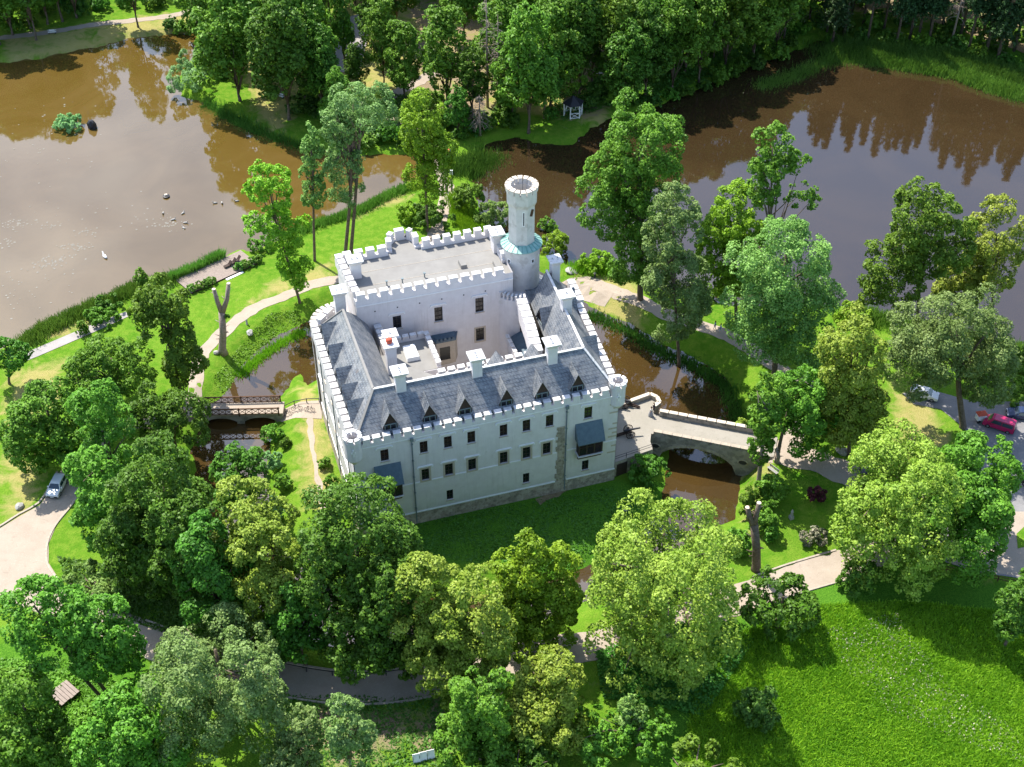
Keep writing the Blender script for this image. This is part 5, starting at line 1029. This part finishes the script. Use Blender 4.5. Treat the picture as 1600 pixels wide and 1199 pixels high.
for k, px in enumerate((300, 312, 323, 330)): bush(('pampas clump with white plumes, leftmost before the deck', 'pampas clump with white plumes, second before the deck', 'pampas clump with white plumes, third before the deck', 'pampas clump with white plumes, nearest the deck step')[k], 'reed', (px, 446 - k * 4, 462 - k * 4, 16), 'pampas_grass', 'ornamental grass', 'clumps along the pond deck', ls=.3)
for k, px in enumerate((374, 384, 394, 403)): bush(('low green clump right of the deck step, first', 'low green clump right of the deck step, second', 'low green clump right of the deck step, third', 'low green clump at the right deck corner')[k], 'reed', (px, 412 - k * 4, 428 - k * 4, 16), 'pampas_grass', 'ornamental grass', 'clumps along the pond deck', ls=.3)
# --- chopped trunks
def stump_tree(label, base, forks, m, rad, fork_at=.5):
    B = gp(*base); o = empty('pollarded_trunk', (B[0], B[1], B[2]), 0, label, 'tree trunk'); T = []
    for px, py in forks: d = at(px, py, 0) - CAM; t = (B[1] - CAM[1]) / d[1]; T.append(CAM + d * t - B)
    f = np.mean(T, axis=0) * fork_at; mb = MB(); rng = np.random.default_rng(3); mb.tube([(0, 0, -.5), (0, 0, .5), f * .5 + rng.normal(size=3) * .08, f], [rad * 1.35, rad, rad * .9, rad * .85], 12)
    for t in T: mb.tube([f - np.array([0, 0, .4]), f + (t - f) * .45 + np.array([(t[0] - f[0]) * .2, 0, 0]), t], [rad * .72, rad * .58, rad * .5], 10)
    for j in range(7):
        a = rng.uniform(0, 6.28); q = f * rng.uniform(.25, 1.); l = rng.uniform(.2, .7); e = np.array([math.cos(a), math.sin(a), .35]); mb.tube([q + e * rad * .5, q + e * (rad + l)], [rad * .16, rad * .08], 6)
    for t in T:
        for j in range(2): a = rng.uniform(0, 6.28); q = f + (t - f) * rng.uniform(.4, .9); e = np.array([math.cos(a), math.sin(a), .3]); mb.tube([q, q + e * (rad * .6 + .35)], [rad * .14, rad * .07], 6)
    mb.build('trunk', M[m], o, True)
    for t in T: mb = MB(); mb.tube([t - np.array([0, 0, .02]), t + np.array([0, 0, .05])], [rad * .5, rad * .47], 12); mb.build('cut_end', M['cut'], o)
    return o
so = stump_tree('pale chopped tree trunk forking into two bare stubs left of the castle', (348, 549), ((334, 452), (357, 443)), 'barkpale', .62, .62)
stump_tree('dark chopped tree trunk with two pale hollow ends on the right lawn', (1181, 890), ((1168, 793), (1186, 786)), 'bark', .62, .72)
V_, T_ = foliage(np.random.default_rng(4), [((1.7, -.3, 7.2), (.55, .5, .4))], .26, .5, -.6, 220, 1.6); np_mesh('leafy_sprig', V_, 4, LM['mid'], T_, so)
bush('leafy regrowth clump beside the dark chopped trunk', 'mid', (1192, 800, 850, 44)); stump_tree('short leaning wooden trunk stub beside the bridge end path', (1214, 722), ((1212, 700), (1216, 699)), 'barkpale', .35, .8)
# --- forest prototypes and copies
def proto(sp, seed, R0, H, clear, conifer=False):
    rng = np.random.default_rng(seed); o = empty('forest_tree' if not conifer else 'spruce', (0, 0, 0), 0)
    if conifer:
        pc, pr, po = [], [], []; z = clear
        while z < H - .5:
            f = (H - z) / (H - clear); rr = R0 * f ** .8 + .25; m = max(4, int(5 + 6 * f)); a0 = rng.uniform(0, 6)
            for j in range(m):
                if rng.random() < .12: continue
                a = a0 + 2 * math.pi * j / m + rng.normal() * .15; dd = np.array([math.cos(a), math.sin(a), 0]); q = rr * rng.uniform(.65, 1.15)
                for s in (.35, .65, .95): pc.append(dd * q * s + np.array([0, 0, z - s * q * .32])); pr.append(.28 + .42 * (1.1 - s) * f + .12); po.append(unit(dd * .6 + np.array([0, 0, .5])))
            z += rng.uniform(.8, 1.15)
        V, T = leaves_from_puffs(rng, np.array(pc), np.array(pr), np.array(po), 5200, .42, .5); np_mesh('crown', V, 4, LM[sp], T, o); mb = MB(); mb.tube([(0, 0, -.4), (0, 0, H * .5), (0, 0, H - .3)], [.32, .22, .04], 8)
        for j in range(14): a = rng.uniform(0, 6.28); z = rng.uniform(clear * .35, clear); l = rng.uniform(.6, 1.6); mb.tube([(0, 0, z), (math.cos(a) * l, math.sin(a) * l, z - .3)], [.05, .015], 5)
        mb.build('trunk', M['bark'], o, True)
    else:
        hz = (H - clear) / 2; E = [((0, 0, clear + hz * 1.02), (R0, R0, hz)), ((rng.uniform(-1, 1) * R0 * .45, rng.uniform(-1, 1) * R0 * .45, clear + hz * .75), (R0 * .75, R0 * .75, hz * .62)), ((rng.uniform(-1, 1) * R0 * .3, rng.uniform(-1, 1) * R0 * .3, clear + hz * 1.55), (R0 * .6, R0 * .6, hz * .5))]
        V, T = foliage(rng, E, .5, 1., -.75, 9000, 1.2); np_mesh('crown', V, 4, LM[sp], T, o); c = np.array([0, 0, clear + hz])
        trunk_mesh('trunk', o, [(0, 0, -.6), (0, 0, .5), (.15, .1, clear * .8), c], .34, [((0, 0, clear + rng.uniform(0, 2)), (math.cos(a) * R0 * .6, math.sin(a) * R0 * .6, clear + hz * rng.uniform(.7, 1.5))) for a in np.arange(6) * 1.05], M['bark'], rng)
    return o
PR = [proto('deep', 11, 5.0, 22, 2.5), proto('mid', 12, 5.6, 22, 1.5), proto('mid', 13, 4.8, 22, 3.), proto('mid', 14, 5.4, 22, 2.), proto('deep', 15, 4.2, 22, 3.5)]
SPR = [proto('spruce', 21, 3.0, 26, 8, True), proto('spruce', 22, 3.4, 26, 6.5, True), proto('spruce', 23, 2.6, 26, 10, True)]
frng = random.Random(17); used = set()
def forest(px, py, h, kind, label, group, w=1.):
    lib = SPR if kind == 's' else PR; H0 = 26. if kind == 's' else 22.; i = kind if isinstance(kind, int) else frng.randrange(len(lib)); src = lib[i]; p = gp(px, py); z = max(hz1(p[0], p[1]), -.7); s = h / H0; sc = (s * w * frng.uniform(.9, 1.1), s * w * frng.uniform(.9, 1.1), s); rz = frng.uniform(0, 6.28)
    if (kind == 's', i) not in used: used.add((kind == 's', i)); o = src; o.location = Vector([float(p[0]), float(p[1]), float(z)]); o.rotation_euler.z = rz; o.scale = sc
    else: o = dup(src, (p[0], p[1], z), rz, sc)
    tag(o, label, 'tree', group)
G1, L1 = 'broadleaf trees of the far wood', 'tall broadleaf tree in the dense wood beyond the ponds'
pen = [(375, 158, 25, 1), (452, 187, 25, 0), (478, 155, 26, 1), (420, 118, 23, 0), (395, 70, 23, 2), (345, 45, 22, 0), (330, 72, 20, 1), (600, 138, 19, 2), (632, 158, 17, 3), (700, 172, 21, 3), (738, 192, 17, 4), (668, 205, 9, 1), (716, 212, 10, 0), (600, 190, 8, 1), (640, 215, 8, 4), (570, 205, 8, 1), (826, 207, 26, 2), (860, 165, 24, 1), (905, 150, 23, 0), (960, 148, 22, 1), (1008, 155, 21, 0), (1050, 143, 22, 1), (1092, 128, 23, 3), (1132, 108, 23, 1), (1175, 96, 22, 3), (1212, 80, 22, 1), (985, 100, 23, 0), (1040, 85, 22, 4), (1100, 62, 23, 1), (1150, 48, 22, 0), (1205, 36, 22, 3), (880, 95, 23, 1), (930, 75, 22, 4), (830, 112, 22, 2), (795, 70, 22, 0), (725, 62, 21, 3), (620, 55, 21, 0), (500, 62, 23, 1), (455, 52, 23, 0), (405, 28, 22, 1), (515, 22, 22, 4), (590, 10, 22, 0), (760, 22, 22, 1), (825, 22, 22, 3), (880, 12, 22, 0), (950, 18, 22, 1), (1010, 12, 22, 4), (1080, 8, 22, 1), (1245, 44, 20, 0), (1265, 30, 21, 1), (1180, 5, 22, 4), (14, 46, 22, 4), (98, 34, 23, 4), (30, 8, 22, 1), (80, -2, 22, 0), (-40, 40, 22, 1), (-70, 75, 22, 0), (1290, 12, 20, 1), (870, 60, 22, 0), (1115, 92, 18, 1), (925, 130, 18, 4), (555, 5, 22, 1), (20, 55, 22, 1), (48, 44, 22, 0), (75, 38, 23, 3), (120, 28, 22, 1), (0, 70, 22, 3), (-25, 60, 22, 1), (310, 45, 20, 1), (350, 100, 20, 4), (440, 150, 22, 3), (505, 178, 18, 0), (530, 200, 12, 3), (585, 90, 20, 4), (785, 150, 20, 1), (800, 190, 18, 3), (940, 50, 22, 3), (1070, 115, 22, 1), (1030, 120, 22, 3), (975, 175, 18, 0), (1110, 30, 22, 1), (1225, 60, 22, 0), (1250, 15, 21, 3), (850, 185, 16, 4), (560, 150, 12, 0), (480, 95, 22, 3), (430, 20, 22, 1), (480, 30, 22, 0), (550, -15, 22, 3), (640, -10, 22, 1), (700, 10, 22, 0), (740, 0, 22, 3)]
for px, py, h, k in pen: forest(px, py, h * frng.uniform(.95, 1.08), k, L1, G1)
forest(216, 43, 22, 2, 'solitary broadleaf tree on the dry far shore of the left pond', None, .8); forest(57, 63, 24, 4, 'tree with a pale leaning trunk beside the far shore bench', None, .8); forest(541, 127, 25, 4, 'thin straight tree before the pale gravel clearing', None, .55)
for row, (y0, n) in enumerate(((-25, 26), (-75, 24), (-130, 22))):
    for k in range(n):
        px = -350 + k * 2300 / n + frng.uniform(-25, 25)
        if px > 1290: forest(px, y0 + frng.uniform(-12, 12), frng.uniform(23, 29), 's', 'dark spruce in the row behind the right pond', 'spruces beyond the right pond')
        else: forest(px, y0 + frng.uniform(-12, 12), frng.uniform(21, 26), frng.randrange(5), L1, G1)
G2, L2 = 'spruces beyond the right pond', 'dark spruce with bare lower trunk beyond the right pond'
for px, py, h in ((1292, 50, 25), (1312, 36, 27), (1330, 22, 27), (1348, 42, 26), (1364, 24, 28), (1380, 52, 27), (1395, 18, 27), (1421, 62, 28), (1434, 63, 26), (1455, 40, 28), (1512, 84, 28), (1535, 58, 29), (1557, 99, 30), (1584, 80, 29), (1620, 104, 29), (1665, 118, 30), (1602, 42, 28), (1572, 22, 27), (1542, 8, 28), (1500, 20, 27), (1470, 12, 27), (1640, 70, 29), (1700, 100, 29), (1425, 25, 27), (1300, 70, 26), (1318, 58, 27), (1355, 66, 26), (1400, 72, 27), (1450, 70, 27), (1470, 52, 28), (1408, 35, 28), (1340, -5, 28), (1375, 5, 27), (1415, -5, 28), (1450, 5, 28), (1485, -8, 28), (1520, -5, 28), (1560, -5, 28), (1600, 5, 28), (1640, 25, 29), (1690, 60, 29), (1540, 85, 27), (1500, 60, 28), (1610, 75, 29)): forest(px, py, h * frng.uniform(.96, 1.06), 's', L2, G2)
for i_, o_ in enumerate(PR):
    if (False, i_) not in used:
        for c_ in list(o_.children): bpy.data.objects.remove(c_)
        bpy.data.objects.remove(o_)
# understory shrubs of the far wood
UP = []
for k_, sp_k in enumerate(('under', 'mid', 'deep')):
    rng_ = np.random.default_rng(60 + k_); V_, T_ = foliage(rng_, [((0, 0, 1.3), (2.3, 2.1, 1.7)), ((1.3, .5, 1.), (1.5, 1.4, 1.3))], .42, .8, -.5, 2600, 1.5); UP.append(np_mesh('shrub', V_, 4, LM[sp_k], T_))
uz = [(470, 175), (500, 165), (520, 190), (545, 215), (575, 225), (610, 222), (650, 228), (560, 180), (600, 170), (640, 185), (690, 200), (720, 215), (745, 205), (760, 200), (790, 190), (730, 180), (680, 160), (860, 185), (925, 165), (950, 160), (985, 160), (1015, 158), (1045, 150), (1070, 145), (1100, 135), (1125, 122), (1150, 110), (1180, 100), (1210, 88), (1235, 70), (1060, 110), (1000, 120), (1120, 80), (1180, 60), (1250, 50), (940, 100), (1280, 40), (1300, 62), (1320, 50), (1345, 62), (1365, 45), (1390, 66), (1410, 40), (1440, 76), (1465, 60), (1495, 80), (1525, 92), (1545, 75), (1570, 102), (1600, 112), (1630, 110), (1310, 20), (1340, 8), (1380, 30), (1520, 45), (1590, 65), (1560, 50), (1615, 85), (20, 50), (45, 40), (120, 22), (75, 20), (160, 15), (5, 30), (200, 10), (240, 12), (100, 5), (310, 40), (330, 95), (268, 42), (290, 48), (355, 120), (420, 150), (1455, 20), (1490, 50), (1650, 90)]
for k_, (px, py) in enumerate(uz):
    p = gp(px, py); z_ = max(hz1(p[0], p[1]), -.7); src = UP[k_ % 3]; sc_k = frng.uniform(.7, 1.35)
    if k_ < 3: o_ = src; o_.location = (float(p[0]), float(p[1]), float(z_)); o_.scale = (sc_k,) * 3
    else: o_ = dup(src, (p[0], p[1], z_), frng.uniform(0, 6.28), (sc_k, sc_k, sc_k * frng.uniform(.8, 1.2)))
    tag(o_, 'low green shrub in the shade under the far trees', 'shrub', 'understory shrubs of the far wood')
# bare dead trees
def dead(px, py, h, label, seed, lean=0.):
    rng = np.random.default_rng(seed); p = gp(px, py); o = empty('dead_tree', (p[0], p[1], hz1(p[0], p[1])), 0, label, 'dead tree'); mb = MB(); mb.tube([(0, 0, -.4), (lean * .5, 0, h * .5), (lean, 0, h)], [.3, .2, .03], 8); mb.build('trunk', M['barkpale'], o, True); mb = MB()
    for j in range(60):
        z = h * rng.uniform(.3, .98); a = rng.uniform(0, 6.28); l = (1 - z / h) * 3.6 + .6; x0 = lean * z / h; q = np.array([math.cos(a), math.sin(a), 0]); s0 = np.array([x0, 0, z]); e = s0 + q * l + np.array([0, 0, -.25 * l]); mb.tube([s0, s0 + q * l * .5, e], [.06, .045, .015], 5)
        for t in (.5, .75): s1 = s0 + (e - s0) * t; mb.tube([s1, s1 + np.array([rng.normal() * .5, rng.normal() * .5, -.3])], [.03, .01], 4)
    mb.build('bare_branches', M['barkpale'], o); return o
dead(762, 168, 26, 'grey dead conifer left one of the bare pair in the far wood', 1); dead(779, 180, 22, 'grey dead conifer right one of the bare pair in the far wood', 2); dead(1484, 76, 24, 'brown dead spruce among the conifers beyond the right pond', 3, .6); dead(750, 212, 9, 'short dead snag at the shore below the bare conifers', 4)
# ---------------------------------------------------------------- reeds, meadow, undergrowth, lilies (uncountable stuff)
def blades(name, P, h, w, sp, label, cat, rng, lean=.25, tint=None):
    n = len(P); a = rng.uniform(0, 6.28, n); s = np.stack([np.cos(a), np.sin(a), np.zeros(n)], 1) * (w * rng.uniform(.6, 1.3, n))[:, None]; hh = h * rng.uniform(.6, 1.25, n); tip = np.stack([rng.normal(size=n) * lean * hh, rng.normal(size=n) * lean * hh, hh], 1); V = np.stack([P - s, P + s, P + s * .35 + tip, P - s * .35 + tip], 1).reshape(-1, 3)
    k = np.clip(.5 + .28 * np.sin(P[:, 0] * .5 + 1) * np.sin(P[:, 1] * .6) + rng.normal(size=n) * .2, 0, 1); k = k if tint is None else np.full(n, tint); return tag(np_mesh(name, V, 4, LM[sp], k), label, cat, kind='stuff')
def on_line(rng, px, n, wd):
    C = ribbon_pts(px, .5); i = rng.integers(0, len(C), n); q = C[i] + rng.normal(size=(n, 2)) * wd; return np.c_[q, np.maximum(height(q[:, 0], q[:, 1]), -1.75)]
rg = np.random.default_rng(9)
blades('reeds', on_line(rg, [(40, 537), (75, 514), (120, 492), (165, 472), (215, 450), (265, 438)], 9000, .9), 1.3, .07, 'reed', 'reed belt along the near shore of the left pond', 'reeds', rg)
blades('reeds', on_line(rg, [(268, 436), (300, 424), (345, 402)], 4500, .35), 1.6, .06, 'reed', 'reeds standing along the back of the pond deck', 'reeds', rg)
blades('reeds', on_line(rg, [(470, 362), (500, 350), (560, 330), (600, 310), (640, 292)], 5000, .7), 1.0, .07, 'reed', 'reeds on the lawn edge of the left pond channel', 'reeds', rg)
blades('reeds', on_line(rg, [(318, 162), (360, 184), (400, 204), (450, 222), (490, 236)], 7000, .9), 1.0, .08, 'under', 'dark bank growth along the wooded peninsula', 'bank plants', rg)
blades('reeds', on_line(rg, [(1190, 130), (1240, 115), (1290, 92), (1330, 88), (1420, 100), (1490, 112), (1540, 130), (1600, 148), (1680, 160)], 22000, 1.3), 1.3, .09, 'reed', 'tall green reed belt on the far shore of the right pond', 'reeds', rg)
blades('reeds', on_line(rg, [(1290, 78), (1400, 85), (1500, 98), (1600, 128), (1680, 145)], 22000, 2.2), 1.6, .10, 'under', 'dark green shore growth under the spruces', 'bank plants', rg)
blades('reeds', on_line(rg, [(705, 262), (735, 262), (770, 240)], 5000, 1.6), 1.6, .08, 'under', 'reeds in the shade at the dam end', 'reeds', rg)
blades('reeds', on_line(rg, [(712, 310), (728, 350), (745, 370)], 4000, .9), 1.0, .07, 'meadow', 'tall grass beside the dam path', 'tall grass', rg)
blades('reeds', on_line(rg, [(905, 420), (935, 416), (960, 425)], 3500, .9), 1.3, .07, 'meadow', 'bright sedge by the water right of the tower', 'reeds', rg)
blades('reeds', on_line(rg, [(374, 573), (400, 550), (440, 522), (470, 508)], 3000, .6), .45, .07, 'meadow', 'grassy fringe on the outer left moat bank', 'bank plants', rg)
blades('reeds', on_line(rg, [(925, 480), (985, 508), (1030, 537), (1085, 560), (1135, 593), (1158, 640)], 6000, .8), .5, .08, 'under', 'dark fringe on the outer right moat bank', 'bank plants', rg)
blades('reeds', on_line(rg, [(1340, 490), (1450, 520), (1560, 545), (1650, 560)], 7000, 1.2), 1.2, .08, 'reed', 'green fringe on the near shore of the right pond', 'reeds', rg)
def scatter(rng, px, n, holes=()):
    P = np.array([gp(*p)[:2] for p in px]); lo, hi = P.min(0), P.max(0); out = []; k = 0
    while k < n:
        q = rng.uniform(lo, hi, (n, 2)); q = q[sdist(q[:, 0], q[:, 1], P) < 0]; out.append(q); k += len(q)
        if len(q) == 0: break
    q = np.concatenate(out)[:n]; return np.c_[q, height(q[:, 0], q[:, 1]) - .03]
blades('meadow_grass', scatter(rg, [(1100, 1010), (1190, 975), (1290, 945), (1420, 940), (1560, 955), (1700, 985), (1700, 1260), (1050, 1260)], 140000), .42, .06, 'meadow', 'tall bright meadow grass in the lower right corner', 'grass', rg, .5)
blades('meadow_flowers', scatter(rg, [(1290, 985), (1400, 960), (1480, 1070), (1560, 1120), (1640, 1210), (1500, 1160), (1380, 1110), (1320, 1050)], 1500) + np.array([0, 0, .38]), .12, .09, 'bloom', 'small white meadow flowers scattered in the grass', 'flowers', rg, .5, 1.)
def ground_leaves(px, n, sp, label, ls=.4, h=.5):
    P = scatter(rg, px, n); k = .5 + .5 * np.sin(P[:, 0] * .7) * np.sin(P[:, 1] * .8 + 1); P[:, 2] += rg.uniform(0, 1, n) * h * k; nn = unit(rg.normal(size=(n, 3)) * .6 + np.array([0, 0, 1.])); t = unit(np.cross(nn, rg.normal(size=(n, 3)))); b = np.cross(nn, t); s = ls * rg.uniform(.5, 1.2, n)[:, None]; V = np.stack([P + t * s * .6, P + b * s * .4, P - t * s * .6, P - b * s * .4], 1).reshape(-1, 3); tag(np_mesh('undergrowth', V, 4, LM[sp], np.clip(k * .6 + rg.normal(size=n) * .2 + .2, 0, 1)), label, 'undergrowth', kind='stuff')
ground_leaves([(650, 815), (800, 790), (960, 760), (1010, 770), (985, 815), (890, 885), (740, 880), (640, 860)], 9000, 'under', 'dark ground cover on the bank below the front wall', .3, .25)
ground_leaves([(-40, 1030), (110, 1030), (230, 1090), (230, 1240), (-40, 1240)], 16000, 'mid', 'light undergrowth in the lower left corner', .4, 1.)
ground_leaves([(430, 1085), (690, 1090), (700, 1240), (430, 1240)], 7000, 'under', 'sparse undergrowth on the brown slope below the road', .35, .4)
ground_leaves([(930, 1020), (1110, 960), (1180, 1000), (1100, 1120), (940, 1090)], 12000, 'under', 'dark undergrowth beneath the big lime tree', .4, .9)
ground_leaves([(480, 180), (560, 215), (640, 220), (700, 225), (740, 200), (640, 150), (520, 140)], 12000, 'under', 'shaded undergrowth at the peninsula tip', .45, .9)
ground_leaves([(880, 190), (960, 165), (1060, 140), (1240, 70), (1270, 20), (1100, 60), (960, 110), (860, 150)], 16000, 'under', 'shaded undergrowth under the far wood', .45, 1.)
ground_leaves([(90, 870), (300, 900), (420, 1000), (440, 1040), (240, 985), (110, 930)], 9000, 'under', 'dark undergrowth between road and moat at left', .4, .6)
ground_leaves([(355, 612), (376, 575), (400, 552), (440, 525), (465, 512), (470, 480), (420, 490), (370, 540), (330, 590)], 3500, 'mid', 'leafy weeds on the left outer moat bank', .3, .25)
# lilies
def lilies(px, py, n, sx, sy):
    c = at(px, py, LAKE); mb = MB()
    for _ in range(n):
        x, y = c[0] + rg.normal() * sx, c[1] + rg.normal() * sy
        if float(sdist(np.array([x]), np.array([y]), LL)[0]) < -1.5: mb.disc(x, y, LAKE + .015 + rg.uniform(0, .02), rg.uniform(.1, .22), 7, 0, rg.uniform(0, 6))
    if mb.v: tag(mb.build('lily_pads', M['lily']), 'patch of floating water weed on the left pond', 'water plants', kind='stuff')
M['lily'] = mat('water_weed', (.14, .125, .095, 1), (.20, .185, .155, 1), 3., .6, .4)
for a in ((76, 412, 60, 1.3, 1.1), (118, 386, 35, 1.6, .6), (28, 350, 45, 1.6, .9), (135, 364, 20, .8, .7), (78, 353, 14, .9, .7), (12, 380, 18, 1., 1.), (105, 402, 12, .7, .6), (60, 440, 22, 3.5, 3.), (20, 470, 20, 4, 3), (265, 350, 40, 1.6, 1.2), (215, 350, 14, 3., 2.), (40, 200, 24, 9., 8.), (70, 250, 20, 8., 6.), (170, 470, 10, 5., 2.), (120, 330, 20, 8., 4.)): lilies(*a)
# ---------------------------------------------------------------- light, sky, camera
EL, SX, SY = R(58), -.65, .76
sd = Vector((SX * math.cos(EL), SY * math.cos(EL), math.sin(EL)))
ld = bpy.data.lights.new('sun', 'SUN'); ld.energy = 4.8; ld.angle = R(.5); ld.color = (1., .955, .87)
so_ = bpy.data.objects.new('sun', ld); COL.objects.link(so_); so_.rotation_euler = (-sd).to_track_quat('-Z', 'Y').to_euler(); so_.location = (0, 0, 200)
wd = bpy.data.worlds.new('World'); SC.world = wd; wd.use_nodes = True; t = wd.node_tree; bg = t.nodes['Background']
sky = t.nodes.new('ShaderNodeTexSky'); sky.sky_type = 'NISHITA'; sky.sun_disc = False; sky.sun_elevation = EL; sky.sun_rotation = math.atan2(SX, SY); sky.air_density = 1.; sky.dust_density = 1.; sky.ozone_density = 2.
tc = t.nodes.new('ShaderNodeTexCoord'); mp = t.nodes.new('ShaderNodeMapping'); mp.inputs['Scale'].default_value = (1.6, 1.6, 3.2); mp.inputs['Location'].default_value = (.7, .3, .0); t.links.new(tc.outputs['Generated'], mp.inputs[0])
nz = t.nodes.new('ShaderNodeTexNoise'); nz.inputs['Scale'].default_value = 3.4; nz.inputs['Detail'].default_value = 7; nz.inputs['Roughness'].default_value = .55; t.links.new(mp.outputs[0], nz.inputs['Vector'])
sp_ = t.nodes.new('ShaderNodeSeparateXYZ'); t.links.new(tc.outputs['Generated'], sp_.inputs[0])
def mth(op, a, b):
    x = t.nodes.new('ShaderNodeMath'); x.operation = op
    for s, v in zip(x.inputs, (a, b)):
        if isinstance(v, bpy.types.NodeSocket): t.links.new(v, s)
        else: s.default_value = v
    return x.outputs[0]
cl = mth('ADD', nz.outputs['Fac'], mth('MULTIPLY', sp_.outputs[0], -.38))
mr = t.nodes.new('ShaderNodeMapRange'); mr.inputs[1].default_value = .49; mr.inputs[2].default_value = .70; t.links.new(cl, mr.inputs[0])
mx = t.nodes.new('ShaderNodeMix'); mx.data_type = 'RGBA'; fy = t.nodes.new('ShaderNodeMapRange'); fy.inputs[1].default_value = .05; fy.inputs[2].default_value = .45; t.links.new(sp_.outputs[1], fy.inputs[0]); t.links.new(mth('MULTIPLY', mr.outputs[0], fy.outputs[0]), mx.inputs[0]); t.links.new(sky.outputs[0], mx.inputs[6]); mx.inputs[7].default_value = (7.4, 7.9, 9.2, 1)
t.links.new(mx.outputs[2], bg.inputs[0]); bg.inputs[1].default_value = .17
cd = bpy.data.cameras.new('camera'); cam = bpy.data.objects.new('camera', cd); COL.objects.link(cam); cam.location = CAM; cam.rotation_euler = (R(90) - TH, 0, 0)
cd.sensor_width = 36.; cd.lens = FOC / 1600 * 36; cd.clip_end = 6000; cd.clip_start = 1.; SC.camera = cam
SC.view_settings.view_transform = 'Standard'; SC.view_settings.look = 'None'; SC.view_settings.exposure = .84; SC.view_settings.gamma = 1
SC.cycles.max_bounces = 6; SC.cycles.diffuse_bounces = 3; SC.cycles.glossy_bounces = 3; SC.cycles.transmission_bounces = 4; SC.cycles.caustics_reflective = False; SC.cycles.caustics_refractive = False
